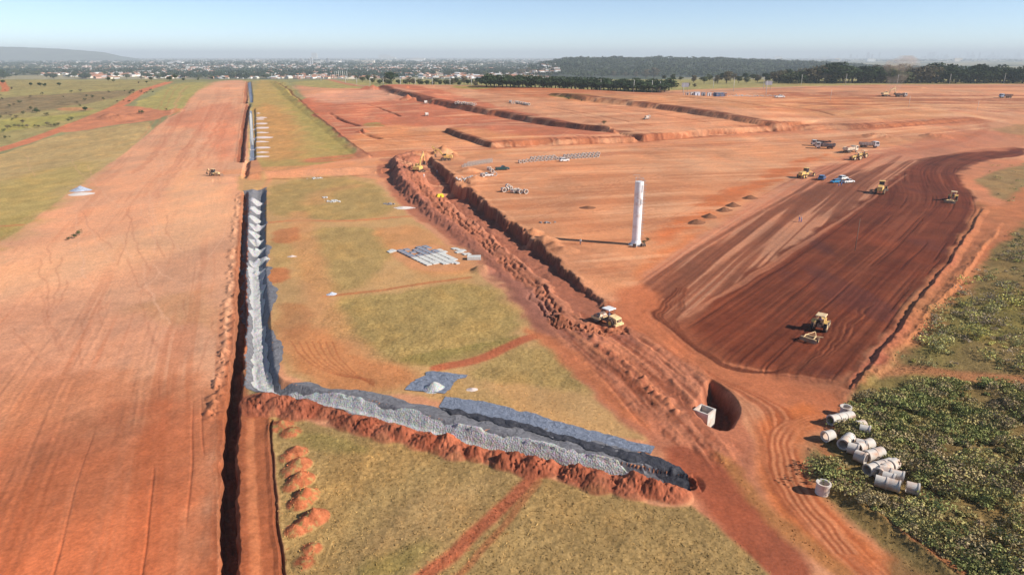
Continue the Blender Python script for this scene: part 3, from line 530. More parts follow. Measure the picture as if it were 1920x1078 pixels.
# ------------------------------------------------------------ building helpers for things
def link(o, parent=None):
    COL.objects.link(o)
    if parent: o.parent = parent
    return o
_M = {}
def mat(name, rgb, rough=.6, metal=0., var=.18, scale=3., dirt=0., spec=.4, coat=0.):
    """painted or raw surface with uneven tone and dust"""
    if name in _M: return _M[name]
    nt = NT(name); b = nt.b; tc = nt.n('ShaderNodeTexCoord')
    n = nt.n('ShaderNodeTexNoise', Scale=scale, Detail=6.0, Roughness=.65); nt.l(tc.outputs['Object'], n.inputs['Vector'])
    r = nt.n('ShaderNodeMapRange'); r.inputs[1].default_value = .3; r.inputs[2].default_value = .7; r.inputs[3].default_value = 1 - var; r.inputs[4].default_value = 1 + var; nt.l(n.outputs[0], r.inputs[0])
    s = nt.n('ShaderNodeVectorMath', operation='SCALE'); s.inputs[0].default_value = rgb; nt.l(r.outputs[0], s.inputs['Scale'])
    out = s.outputs[0]
    if dirt:
        n2_ = nt.n('ShaderNodeTexNoise', Scale=scale * .6, Detail=5.0); nt.l(tc.outputs['Object'], n2_.inputs['Vector'])
        r2 = nt.n('ShaderNodeMapRange'); r2.inputs[1].default_value = .62 - dirt * .5; r2.inputs[2].default_value = .85 - dirt * .3; nt.l(n2_.outputs[0], r2.inputs[0])
        out = mixc(nt, r2.outputs[0], out, (.50, .27, .16))
    nt.l(out, b.inputs['Base Color']); b.inputs['Roughness'].default_value = rough; b.inputs['Metallic'].default_value = metal
    b.inputs['Specular IOR Level'].default_value = spec; b.inputs['Coat Weight'].default_value = coat
    _M[name] = nt.m; return nt.m
YEL = lambda: mat('construction_yellow', (.80, .52, .12), .55, dirt=.5, scale=2)
DYEL = lambda: mat('dusty_ochre_paint', (.78, .56, .28), .7, dirt=.3, scale=2)
BLK = lambda: mat('dark_rubber', (.03, .028, .028), .85, dirt=.35)
STL = lambda: mat('worn_steel', (.25, .21, .18), .5, .5, dirt=.5)
WHT = lambda: mat('white_paint', (.78, .78, .76), .4, var=.05, dirt=.12, coat=.3)
GLS = lambda: mat('dark_glass', (.03, .04, .05), .12, var=.02, spec=.8)
CONC = lambda: mat('cast_concrete', (.60, .55, .49), .9, var=.16, scale=1.2, dirt=.3)
SOIL = lambda: mat('loose_red_soil', (.36, .15, .085), .95, var=.3, scale=2.0, spec=.1)

class MB:
    def __init__(s): s.v = []; s.f = []
    def add(s, vs_, fs, M=None):
        o = len(s.v)
        for p in vs_: s.v.append(tuple(M @ Vector(p)) if M is not None else tuple(p))
        for f in fs: s.f.append(tuple(o + i for i in f))
        return s
    def box(s, cx, cy, cz, sx, sy, sz, M=None, tx=1., ty=1., ox=0.):
        """centre and size; tx, ty shrink the top, ox shifts it"""
        h = [(sx / 2, sy / 2, -sz / 2, 1, 1, 0), (sx / 2 * tx, sy / 2 * ty, sz / 2, 1, 1, ox)]
        vs_ = []
        for hx, hy, hz_, _, _, o in h:
            for a, b in ((-1, -1), (1, -1), (1, 1), (-1, 1)): vs_.append((cx + a * hx + o, cy + b * hy, cz + hz_))
        return s.add(vs_, [(3, 2, 1, 0), (4, 5, 6, 7), (0, 1, 5, 4), (1, 2, 6, 5), (2, 3, 7, 6), (3, 0, 4, 7)], M)
    def prism(s, pts, y0, y1, M=None):
        """side outline in x,z extruded across y"""
        n = len(pts); vs_ = [(x, y0, z) for x, z in pts] + [(x, y1, z) for x, z in pts]
        return s.add(vs_, [tuple(range(n)), tuple(range(2 * n - 1, n - 1, -1))] + [(i + n, (i + 1) % n + n, (i + 1) % n, i) for i in range(n)], M)
    def cyl(s, a, b, r0, r1=None, n=12, caps=True, M=None):
        a = Vector(a); b = Vector(b); r1 = r0 if r1 is None else r1; d = (b - a).normalized()
        u = d.orthogonal().normalized(); w = d.cross(u); vs_ = []
        for c, r in ((a, r0), (b, r1)):
            for i in range(n): t = 2 * math.pi * i / n; vs_.append(c + (u * math.cos(t) + w * math.sin(t)) * r)
        fs = [(i, (i + 1) % n, n + (i + 1) % n, n + i) for i in range(n)]
        if caps: fs += [tuple(range(n - 1, -1, -1)), tuple(range(n, 2 * n))]
        return s.add(vs_, fs, M)
    def path(s, pts, r, n=6, M=None):
        for a, b in zip(pts[:-1], pts[1:]): s.cyl(a, b, r, r, n, True, M)
        return s
    def ring(s, prof, n=20, M=None):
        """closed profile (x, r) turned about the x axis"""
        k = len(prof); vs_ = []
        for i in range(n):
            t = 2 * math.pi * i / n
            for x, r in prof: vs_.append((x, r * math.cos(t), r * math.sin(t)))
        fs = [(i * k + j, i * k + (j + 1) % k, ((i + 1) % n) * k + (j + 1) % k, ((i + 1) % n) * k + j) for i in range(n) for j in range(k)]
        return s.add(vs_, fs, M)
    def build(s, name, m, parent=None, bevel=0., smooth=False):
        me = bpy.data.meshes.new(name); me.from_pydata(s.v, [], s.f); me.materials.append(m); me.update()
        if bevel or True:
            bm = bmesh.new(); bm.from_mesh(me)
            bmesh.ops.recalc_face_normals(bm, faces=bm.faces)
            if bevel: bmesh.ops.bevel(bm, geom=[e for e in bm.edges if e.calc_face_angle(0) > .5], offset=bevel, segments=2, affect='EDGES', profile=.6, clamp_overlap=True)
            for f in bm.faces: f.smooth = smooth
            bm.to_mesh(me); bm.free()
        return link(bpy.data.objects.new(name, me), parent)
def thing(name, x, y, rz, label, cat, group=None, dz=0., z=None, sc=1.):
    o = bpy.data.objects.new(name, None); COL.objects.link(o); o.empty_display_size = .5
    o.location = (x, y, (hz(x, y) if z is None else z) + dz); o.rotation_euler = (0, 0, rz); o.scale = (sc,) * 3
    return tag(o, label, cat, group)
def kids(o): return list(o.children)
def dup(root, x, y, rz, label, group=None, dz=0., z=None, sc=1., tilt=None):
    ks = root.get('_k') and None
    r = root.copy(); COL.objects.link(r); r.location = (x, y, (hz(x, y) if z is None else z) + dz); r.rotation_euler = tilt or (0, 0, rz); r.scale = (sc,) * 3 if not isinstance(sc, tuple) else sc
    r['label'] = label
    if group: r['group'] = group
    for ch in KID.get(root.name, []):
        c = ch.copy(); COL.objects.link(c); c.parent = r
        for g in KID.get(ch.name, []):
            d = g.copy(); COL.objects.link(d); d.parent = c
    return r
KID = {}
def reg(*roots):
    for r_ in roots:
        KID[r_.name] = kids(r_)
        for c in KID[r_.name]: KID[c.name] = kids(c)
def turn(px0, px1):
    a = P(*px0); b = P(*px1); return math.atan2(b[1] - a[1], b[0] - a[0])
def RX(a): return Matrix.Rotation(a, 4, 'X')
def RY(a): return Matrix.Rotation(a, 4, 'Y')
def RZ(a): return Matrix.Rotation(a, 4, 'Z')
def T(x, y, z): return Matrix.Translation((x, y, z))
def wheel(parent, x, y, r, w, rimmat=None, n=16):
    t = MB().ring([(-w / 2, r * .55), (-w / 2, r * .92), (-w * .36, r), (w * .36, r), (w / 2, r * .92), (w / 2, r * .55)], n, T(x, y, r) @ RZ(math.pi / 2)).build('wheel', BLK(), parent)
    MB().cyl((x, y - w * .42, r), (x, y + w * .42, r), r * .56, r * .56, n).build('rim', rimmat or YEL(), t); return t

# ------------------------------------------------------------ people: one skinned body, clothes by height
def person(px, py, rz, shirt, legs, label, pose='stand', xy=None, dz=0.):
    pts = {'pelvis': (0, 0, .95), 'chest': (0, 0, 1.32), 'neck': (0, 0, 1.5), 'head': (.02, 0, 1.66), 'top': (.02, 0, 1.76)}
    leg = .12 if pose == 'stand' else .28
    for s_, n_ in ((1, 'l'), (-1, 'r')):
        pts.update({n_ + 'hip': (0, .1 * s_, .9), n_ + 'knee': (.04 + leg * .4 * s_, .12 * s_, .5), n_ + 'ank': (leg * s_ * .8 - .02, .13 * s_, .09), n_ + 'toe': (leg * s_ * .8 + .15, .14 * s_, .05),
                    n_ + 'sho': (0, .19 * s_, 1.43), n_ + 'elb': (-.03 + .1 * (pose == 'walk') * s_, .27 * s_, 1.15), n_ + 'wri': (.1 - .08 * (pose == 'walk') * s_, .27 * s_, .92), n_ + 'hand': (.14 - .08 * s_ * (pose == 'walk'), .27 * s_, .83)})
    rad = dict(pelvis=.15, chest=.17, neck=.06, head=.1, top=.06, hip=.1, knee=.07, ank=.05, toe=.045, sho=.08, elb=.05, wri=.035, hand=.045)
    names = list(pts); ix = {n_: i for i, n_ in enumerate(names)}
    ed = [('pelvis', 'chest'), ('chest', 'neck'), ('neck', 'head'), ('head', 'top')]
    for n_ in 'lr': ed += [('pelvis', n_ + 'hip'), (n_ + 'hip', n_ + 'knee'), (n_ + 'knee', n_ + 'ank'), (n_ + 'ank', n_ + 'toe'), ('chest', n_ + 'sho'), (n_ + 'sho', n_ + 'elb'), (n_ + 'elb', n_ + 'wri'), (n_ + 'wri', n_ + 'hand')]
    me = bpy.data.meshes.new('person'); me.from_pydata([pts[n_] for n_ in names], [(ix[a], ix[b]) for a, b in ed], [])
    o = bpy.data.objects.new('person', me); COL.objects.link(o); md = o.modifiers.new('skin', 'SKIN')
    for i, n_ in enumerate(names):
        r_ = rad.get(n_) or rad.get(n_[1:]); me.skin_vertices[0].data[i].radius = (r_ * 1.05, r_ * 1.05)
    me.skin_vertices[0].data[0].use_root = True; sb = o.modifiers.new('sub', 'SUBSURF'); sb.levels = 1; sb.render_levels = 1
    nt = NT('worker_clothes'); tc = nt.n('ShaderNodeTexCoord'); sp = nt.n('ShaderNodeSeparateXYZ'); nt.l(tc.outputs['Object'], sp.inputs[0])
    def step(z, a, b):
        g = nt.n('ShaderNodeMath', operation='GREATER_THAN'); g.inputs[1].default_value = z; nt.l(sp.outputs[2], g.inputs[0]); return mixc(nt, g.outputs[0], a, b)
    nt.l(step(1.52, step(.93, step(.1, (.03, .02, .02), legs), shirt), (.30, .16, .10)), nt.b.inputs['Base Color']); nt.b.inputs['Roughness'].default_value = .85
    me.materials.append(nt.m)
    x, y = xy or P(px, py); o.location = (x, y, hz(x, y) + dz); o.rotation_euler = (0, 0, rz)
    hm = MB().ring([(0, .135), (.03, .13), (.09, .1), (.125, .04), (.13, .001), (.0, .001)], 10, T(.02, 0, 1.70) @ RY(-math.pi / 2)).build('helmet', mat('helmet_' + str(shirt[2])[:4], (.75, .75, .72) if shirt[0] < .5 else (.7, .5, .08)), o, smooth=True)
    return tag(o, label, 'person')

# ------------------------------------------------------------ machines
def excavator(px, py, rz, swing, b1, b2, b3, label, m=None, dz=0, sc=1., xy=None):
    m = m or YEL(); x, y = xy or P(px, py)
    t = thing('excavator', x, y, rz, label, 'excavator', None, dz, sc=sc)
    for s_ in (-1, 1):
        tr = MB().prism([(-2.1, .35), (-1.75, .0), (1.75, .0), (2.1, .35), (2.1, .6), (1.75, .9), (-1.75, .9), (-2.1, .6)], s_ * 1.3 - .3, s_ * 1.3 + .3).build('track', BLK(), t, .03)
        MB().box(0, s_ * 1.3, .45, 3.2, .5, .4).build('track_frame', m, tr)
    MB().box(0, 0, .65, 2.2, 2.1, .5).cyl((0, 0, .85), (0, 0, 1.1), .7).build('undercarriage', STL(), t, .03)
    S = RZ(swing); up = lambda mb: MB().add(mb.v, mb.f, S)
    up(MB().box(-.7, 0, 1.55, 3.0, 2.6, .9).prism([(-2.0, 1.9), (.4, 1.9), (.3, 2.35), (-1.9, 2.35)], -1.2, .35)).build('body', m, t, .05)
    up(MB().prism([(-2.9, 1.15), (-2.1, 1.1), (-2.1, 2.35), (-2.75, 2.25)], -1.32, 1.32)).build('counterweight', m, t, .06)
    cb = up(MB().prism([(-.5, 1.9), (1.15, 1.9), (1.1, 2.3), (.75, 3.0), (-.5, 3.0)], .35, 1.3)).build('cab', m, t, .04)
    up(MB().prism([(-.35, 2.25), (1.12, 2.1), (.78, 2.9), (-.35, 2.9)], .33, 1.32).prism([(.77, 2.9), (1.14, 2.1), (1.17, 2.1), (.80, 2.92)], .42, 1.23)).build('window', GLS(), cb)
    p0 = Vector((.9, 0, 1.8)); d1 = Vector((math.cos(b1), 0, math.sin(b1))); mid = p0 + d1 * 3.0; d2 = Vector((math.cos(b1 - .45), 0, math.sin(b1 - .45))); p1 = mid + d2 * 2.9
    d3 = Vector((math.cos(b2), 0, math.sin(b2))); p2 = p1 + d3 * 2.9
    def beam(mb, a, b, w0, w1, y=.22):
        n = Vector((-(b - a).z, 0, (b - a).x)).normalized(); q = [a + n * w0, b + n * w1, b - n * w1, a - n * w0]
        return mb.prism([(v.x, v.z) for v in q], -y, y)
    mb = MB(); beam(mb, p0, mid, .25, .38); beam(mb, mid, p1, .38, .2, .225); up(mb).build('boom', m, t, .03)
    mb = MB(); beam(mb, p1 - d3 * .7, p2, .26, .15, .18); ar = up(mb).build('stick', m, t, .03)
    up(MB().cyl(p0 + Vector((.3, -.3, -.2)), mid + d1 * -.3 + Vector((0, -.3, 0)), .09).cyl(mid + Vector((0, 0, .45)), p1 - d3 * .6, .08)).build('hydraulic_ram', STL(), t)
    c = math.cos(b3); s2 = math.sin(b3); out = [(0, .1), (.5, .2), (1.1, -.1), (1.25, -.6), (1.0, -1.0), (.9, -.95), (1.05, -.6), (.95, -.15), (.5, .05), (0, -.05)]
    mb = MB().prism([(p2.x + a * c - b * s2, p2.z + a * s2 + b * c) for a, b in out], -.55, .55)
    for yy in (-.55, .5): mb.prism([(p2.x + a * c - b * s2, p2.z + a * s2 + b * c) for a, b in [(0, .02), (.5, .12), (1.05, -.15), (1.15, -.6), (.95, -.98)]], yy, yy + .05)
    up(mb).build('bucket', STL(), t); return t

def roller():
    x, y = P(1139, 603); rz = turn((1139, 603), (1106, 590))
    t = thing('soil_compactor', x, y, rz, 'yellow soil compactor with white canopy at the end of the long trench', 'road roller', sc=1.05)
    MB().cyl((1.9, -1.05, .78), (1.9, 1.05, .78), .78, .78, 28).build('drum', STL(), t, .03)
    MB().box(1.9, -1.2, .8, 2.0, .16, .45).box(1.9, 1.2, .8, 2.0, .16, .45).box(.85, 0, .8, .2, 2.5, .45).build('drum_frame', DYEL(), t, .03)
    b = MB().prism([(-2.9, .9), (-2.7, 1.75), (-1.0, 2.0), (-.9, .75), (-2.6, .6)], -.75, .75).build('engine_hood', DYEL(), t, .06)
    MB().box(-2.86, 0, 1.35, .06, 1.1, .5, RY(0)).build('grille', BLK(), b)
    MB().box(-2.75, 0, .62, .5, 2.2, .4).build('bumper', DYEL(), t, .05)
    MB().box(-.2, 0, .85, 1.5, 1.7, .35).box(-.6, 0, 1.3, .6, .9, .55).build('platform', BLK(), t, .03)
    for s_ in (-1, 1): wheel(t, -1.6, s_ * .95, .78, .5)
    mb = MB()
    for a, c in ((-.95, -.75), (-.95, .75), (.5, -.75), (.5, .75)): mb.cyl((a, c, 1.0), (a, c, 2.95), .04, .04, 6)
    mb.path([(.35, -.75, 1.6), (.35, .75, 1.6)], .03).build('canopy_frame', STL(), t)
    MB().box(-.2, 0, 3.0, 1.9, 1.9, .14, tx=.94, ty=.94).build('canopy', WHT(), t, .04)
    MB().box(-.35, 0, 1.75, .3, .45, .5).cyl((-.33, 0, 2.0), (-.33, 0, 2.35), .14, .11, 8).build('driver_seat', mat('faded_blue_cloth', (.08, .1, .2)), t, .05)
    return t
def tractor(px, py, rz, label, sc=1.):
    x, y = P(px, py); t = thing('tractor', x, y, rz, label, 'tractor', sc=sc)
    MB().prism([(.4, .9), (2.6, .9), (2.65, 1.45), (2.2, 1.7), (.4, 1.8)], -.42, .42).build('hood', YEL(), t, .05)
    MB().box(-.3, 0, 1.0, 1.6, .7, .6).box(1.0, 0, .8, 2.2, .5, .3).build('chassis', STL(), t, .03)
    for s_ in (-1, 1):
        wheel(t, -.6, s_ * 1.05, .95, .55, DYEL(), 20); wheel(t, 1.95, s_ * .95, .68, .42, DYEL())
        MB().prism([(-1.35, 1.75), (-.6, 2.05), (.25, 1.8), (.25, 1.7), (-.6, 1.95), (-1.35, 1.65)], s_ * 1.02 - .32, s_ * 1.02 + .32).build('fender', YEL(), t)
    MB().box(-.55, 0, 1.5, .5, .55, .14).box(-.8, 0, 1.8, .12, .55, .6).build('seat', BLK(), t, .03)
    mb = MB()
    for a, c in ((-1.1, -.65), (-1.1, .65), (.45, -.65), (.45, .65)): mb.cyl((a, c, 1.3), (a * .95, c, 2.85), .045, .045, 6)
    mb.build('canopy_frame', DYEL(), t)
    MB().box(-.35, 0, 2.9, 2.0, 1.7, .14, tx=.92, ty=.92).build('canopy', mat('faded_cream_canopy', (.68, .50, .28), .6, dirt=.2), t, .04)
    d = MB().box(-.55, 0, 1.85, .3, .45, .6, tx=.9).cyl((-.53, 0, 2.15), (-.53, 0, 2.45), .13, .11, 8)
    for s_ in (-1, 1): d.cyl((-.5, s_ * .24, 2.05), (-.1, s_ * .2, 1.8), .06, .05, 6)
    d.build('driver', mat('navy_shirt', (.05, .07, .2)), t, .05)
    return t
def harrow(px, py, rz, label, sc=1.):
    x, y = P(px, py); t = thing('disc_harrow', x, y, rz, label, 'disc harrow', 'disc harrows', sc=sc)
    MB().path([(0, -.9, .75), (3.0, 0, .6), (0, .9, .75)], .08).path([(1.2, -.5, .72), (1.2, .5, .72)], .06).build('drawbar', DYEL(), t)
    MB().box(0, -.75, .8, .16, 2.6, .14, RZ(.22)).box(-1.4, -.4, .8, .16, 2.6, .14, RZ(-.22)).box(-.7, -.85, .82, 1.6, .14, .14).box(-.7, .85, .82, 1.6, .14, .14).build('frame', DYEL(), t)
    for x0, a in ((.1, .22), (-1.4, -.22)):
        mb = MB().cyl((x0, -1.4, .36), (x0, 1.4, .36), .05, .05, 6, M=RZ(0))
        for k in range(9): mb.cyl((x0 - .02, -1.3 + k * .325, .36), (x0 + .02, -1.27 + k * .325, .36), .34, .3, 14, M=T(x0, 0, 0) @ RZ(a) @ T(-x0, 0, 0))
        mb.build('disc_gang', STL(), t)
    for s_ in (-1, 1): wheel(t, -.7, s_ * 1.45, .4, .24, DYEL(), 12)
    return t
def grader(px, py, rz, label, sc=1.):
    x, y = P(px, py); t = thing('motor_grader', x, y, rz, label, 'motor grader', sc=sc)
    for a in (-2.9, -1.4):
        for s_ in (-1, 1): wheel(t, a, s_ * 1.0, .68, .45)
    for s_ in (-1, 1): wheel(t, 3.7, s_ * .95, .68, .4)
    MB().prism([(-3.6, 1.0), (-3.6, 2.0), (-1.1, 2.25), (-.9, 1.0)], -.65, .65).build('engine_hood', YEL(), t, .06)
    cb = MB().box(-.1, 0, 1.35, 1.5, 1.3, .8).build('cab', YEL(), t, .04); MB().box(-.1, 0, 3.2, 1.6, 1.45, .12).build('cab_roof', YEL(), t, .03)
    MB().box(-.1, 0, 2.4, 1.36, 1.2, 1.45).build('window', GLS(), cb, .03)
    MB().prism([(.6, 1.5), (2.6, 2.0), (3.9, 1.6), (3.9, 1.3), (2.6, 1.65), (.6, 1.2)], -.2, .2).box(3.75, 0, .95, .3, 1.9, .25).build('front_frame', YEL(), t, .03)
    MB().box(1.5, 0, .5, .12, 3.6, .6, T(1.5, 0, 0) @ RZ(.5) @ T(-1.5, 0, 0)).build('blade', STL(), t)
    MB().ring([(-.05, .5), (.05, .5), (.05, .62), (-.05, .62)], 16, T(1.6, 0, .95) @ RY(math.pi / 2)).path([(1.6, 0, 1.0), (3.6, 0, 1.2)], .08).path([(1.4, .5, 1.0), (1.9, .3, 1.9)], .05).path([(1.4, -.5, 1.0), (1.9, -.3, 1.9)], .05).build('circle_drive', STL(), t)
    return t
def dump_truck(px, py, rz, label, cabm, bedm, loaded=True, sc=1., xy=None):
    x, y = xy or P(px, py); t = thing('dump_truck', x, y, rz, label, 'dump truck', 'dump trucks on the site', sc=sc)
    MB().box(-.3, 0, .95, 7.4, .9, .3).build('chassis', BLK(), t)
    for a in (2.6, -1.6, -2.9):
        for s_ in (-1, 1): wheel(t, a, s_ * 1.05, .5, .36, STL(), 14)
    cb = MB().prism([(1.9, .7), (3.9, .7), (3.95, 1.7), (3.75, 2.75), (2.0, 2.8), (1.9, 2.5)], -1.2, 1.2).build('cab', cabm, t, .08)
    MB().prism([(3.93, 1.8), (3.77, 2.6), (3.80, 2.62), (3.98, 1.8)], -1.05, 1.05).prism([(2.5, 1.8), (3.75, 1.8), (3.62, 2.5), (2.5, 2.5)], -1.22, 1.22).build('window', GLS(), cb)
    MB().box(3.97, 0, .85, .16, 2.3, .4).build('bumper', BLK(), t, .03)
    bed = MB().box(-1.3, 0, 1.25, 5.2, 2.3, .12, None)
    for s_ in (-1, 1):
        bed.prism([(-4.0, 1.3), (1.4, 1.3), (1.5, 2.5), (-4.2, 2.4)], s_ * 1.2 - .05, s_ * 1.2 + .05)
        for k in range(5): bed.box(-3.4 + k * 1.15, s_ * 1.29, 1.85, .1, .08, 1.1)
    bed.box(1.45, 0, 1.95, .1, 2.5, 1.3).box(-4.08, 0, 1.85, .1, 2.5, 1.1).box(1.75, 0, 2.62, .7, 2.5, .08)
    bd = bed.build('dump_bed', bedm, t)
    if loaded:
        n = 9; vs_ = []; fs = []
        for i in range(n):
            for j in range(6):
                u_ = i / (n - 1); w_ = j / 5; vs_.append((-3.95 + u_ * 5.3, -1.1 + w_ * 2.2, 2.1 + .75 * math.sin(math.pi * u_) * math.sin(math.pi * w_) * random.uniform(.8, 1.1)))
        for i in range(n - 1):
            for j in range(5): a = i * 6 + j; fs.append((a, a + 6, a + 7, a + 1))
        MB().add(vs_, fs).build('soil_load', SOIL(), bd, smooth=True)
    return t
def car(px, py, rz, label, m, pickup=False, sc=1., xy=None):
    x, y = xy or P(px, py); t = thing('pickup' if pickup else 'car', x, y, rz, label, 'pickup truck' if pickup else 'car', sc=sc)
    L = 2.5 if pickup else 2.15
    bd = MB().prism([(-L, .35), (-L, .95), (-L + .3, 1.0), (L - 1.2, 1.02), (L - .1, .8), (L, .45), (L - .1, .3), (-L + .1, .28)], -.86, .86).build('body', m, t, .07)
    x0, x1 = (-.5, 1.35) if pickup else (-1.95, 1.2)
    cb = MB().prism([(x0, 1.0), (x1, 1.0), (x1 - .75, 1.52), (x0 + .35, 1.54)], -.76, .76).build('cabin', m, t, .06)
    MB().prism([(x0 + .22, 1.04), (x1 - .15, 1.04), (x1 - .75, 1.46), (x0 + .42, 1.46)], -.775, .775).prism([(x1 - .12, 1.03), (x1 + .02, 1.01), (x1 - .70, 1.51), (x1 - .78, 1.47)], -.66, .66).prism([(x0 - .02, 1.03), (x0 + .1, 1.03), (x0 + .4, 1.47), (x0 + .33, 1.5)], -.66, .66).build('window', GLS(), cb)
    if pickup: MB().box(-1.6, 0, 1.02, 1.6, 1.4, .06).build('cargo_bed', BLK(), t)
    for a in (-L + .8, L - .85):
        for s_ in (-1, 1): wheel(t, a, s_ * .8, .34, .22, STL(), 12)
    for s_ in (-1, 1): MB().box(L - .06, s_ * .6, .68, .1, .3, .14).build('headlight', mat('lamp_lens', (.7, .7, .7), .2), t)
    return t
def backhoe():
    x, y = P(402, 330); t = thing('backhoe_loader', x, y, turn((390, 328), (415, 329)), 'dusty yellow backhoe loader alone on the wide pale dirt strip', 'backhoe loader')
    m = DYEL()
    MB().prism([(.5, .9), (2.4, .9), (2.4, 1.6), (.5, 1.8)], -.45, .45).box(-.2, 0, .95, 3.4, .8, .4).build('body', m, t, .05)
    cb = MB().box(-.4, 0, 1.2, 1.4, 1.5, .5).build('cab', m, t, .03); MB().box(-.4, 0, 2.85, 1.6, 1.6, .1).build('cab_roof', m, t, .03)
    MB().box(-.4, 0, 2.1, 1.3, 1.4, 1.35).build('window', GLS(), cb, .03)
    for s_ in (-1, 1): wheel(t, -1.0, s_ * .9, .75, .45, m); wheel(t, 1.7, s_ * .85, .5, .35, m)
    MB().path([(.8, -.55, 1.5), (2.9, -.55, .9), (3.5, -.55, .5)], .09).path([(.8, .55, 1.5), (2.9, .55, .9), (3.5, .55, .5)], .09).build('loader_arms', m, t)
    MB().prism([(3.4, .3), (3.5, 1.0), (3.6, 1.0), (3.5, .4), (4.2, .25), (4.2, .15), (3.5, .2)], -1.1, 1.1).build('front_bucket', STL(), t)
    MB().prism([(-1.8, .9), (-2.9, 2.9), (-2.6, 3.0), (-1.5, 1.2)], -.15, .15).build('boom', m, t); MB().prism([(-2.9, 3.0), (-3.7, 1.2), (-3.5, 1.1), (-2.6, 2.8)], -.12, .12).build('stick', m, t)
    MB().prism([(-3.8, 1.2), (-3.2, 1.1), (-3.1, .6), (-3.7, .7)], -.3, .3).build('rear_bucket', STL(), t)
    return t

def water_tower():
    x, y = P(1192, 459); t = thing('water_tower', x, y, .35, 'tall slim white cylindrical water tower standing alone on bare red ground', 'water tower', dz=-.1)
    m = mat('white_steel_shell', (.80, .80, .80), .45, var=.10, scale=.7, dirt=.2)
    mb = MB().cyl((0, 0, .4), (0, 0, 17.2), 1.12, 1.12, 32)
    for k in range(12): mb.cyl((0, 0, 1.9 + k * 1.3), (0, 0, 1.93 + k * 1.3), 1.135, 1.135, 32)
    mb.cyl((0, 0, .3), (0, 0, 1.5), 1.5, 1.13, 32).build('tank_shell', m, t)
    MB().cyl((0, 0, -.3), (0, 0, .35), 2.1, 2.0, 24).build('footing', CONC(), t)
    ld = MB()
    for s_ in (-.22, .22): ld.cyl((1.28, s_ - .5, .6), (1.28, s_ - .5, 17.8), .025, .025, 5)
    for k in range(56): ld.cyl((1.28, -.72, .8 + k * .3), (1.28, -.28, .8 + k * .3), .015, .015, 4)
    for k in range(16): ld.ring([(-.02, .36), (.02, .36), (.02, .39), (-.02, .39)], 10, T(1.5, -.5, 3 + k * .95) @ RY(math.pi / 2))
    ld.build('ladder', mat('grey_ladder_steel', (.36, .36, .37), .5), t)
    g = MB().ring([(-.03, 1.05), (.03, 1.05), (.03, 1.1), (-.03, 1.1)], 24, T(0, 0, 18.1) @ RY(math.pi / 2))
    for k in range(10): a = k * .628; g.cyl((1.07 * math.cos(a), 1.07 * math.sin(a), 17.2), (1.07 * math.cos(a), 1.07 * math.sin(a), 18.1), .025, .025, 5)
    g.path([(.1, .2, 17.2), (.1, .2, 18.9), (-1.9, .2, 18.9)], .03).build('guard_rail', mat('grey_ladder_steel', (.36, .36, .37), .5), t)
    MB().prism([(-.02, 11.2), (.02, 11.2), (.02, 12.6), (-.02, 12.6)], -.3, .3, RZ(-1.3) @ T(1.14, 0, 0)).prism([(-.02, 14.4), (.02, 14.4), (.02, 16.4), (-.02, 16.4)], -.2, .2, RZ(-1.25) @ T(1.14, 0, 0)).build('painted_mark', mat('faded_grey_lettering', (.38, .38, .40), .6, var=.5, scale=6), t)
    MB().cyl((-1.6, -2.1, .1), (-1.6, -2.1, 1.0), .45, .45, 14).cyl((.3, -2.3, .55), (1.5, -2.2, .55), .5, .5, 14).build('valve_drum', BLK(), t)
    return t

def pole(x, y, h, label, group, arms=True, r=.16, cat='utility pole', name='utility_pole', m=None):
    t = thing(name, x, y, 0, label, cat, group)
    MB().cyl((0, 0, -.5), (0, 0, h), r, r * .6, 8).build('pole', m or mat('pale_concrete_pole', (.55, .53, .50), .9), t, smooth=True)
    if arms:
        MB().box(0, 0, h - .6, 2.4, .12, .14).box(0, 0, h - 1.6, 1.2, .1, .1).build('crossarm', mat('weathered_wood', (.2, .15, .11), .9), t)
        mb = MB()
        for a in (-1.1, 0, 1.1): mb.cyl((a, 0, h - .5), (a, 0, h - .2), .06, .05, 6)
        mb.build('insulator', mat('brown_glaze', (.12, .06, .04), .3), t)
    return t

PIPE_PROF = [(-1, .80), (-1, .98), (-.80, 1.0), (.72, .90), (.74, .98), (1.0, .98), (1.0, .80)]
_pp = {}
def pipe_mesh():
    mb = MB().ring([(-.72, .62), (-.72, .76), (.50, .76), (.52, .84), (.72, .84), (.72, .64)], 24)
    o = mb.build('concrete_pipe', CONC(), None)
    return o

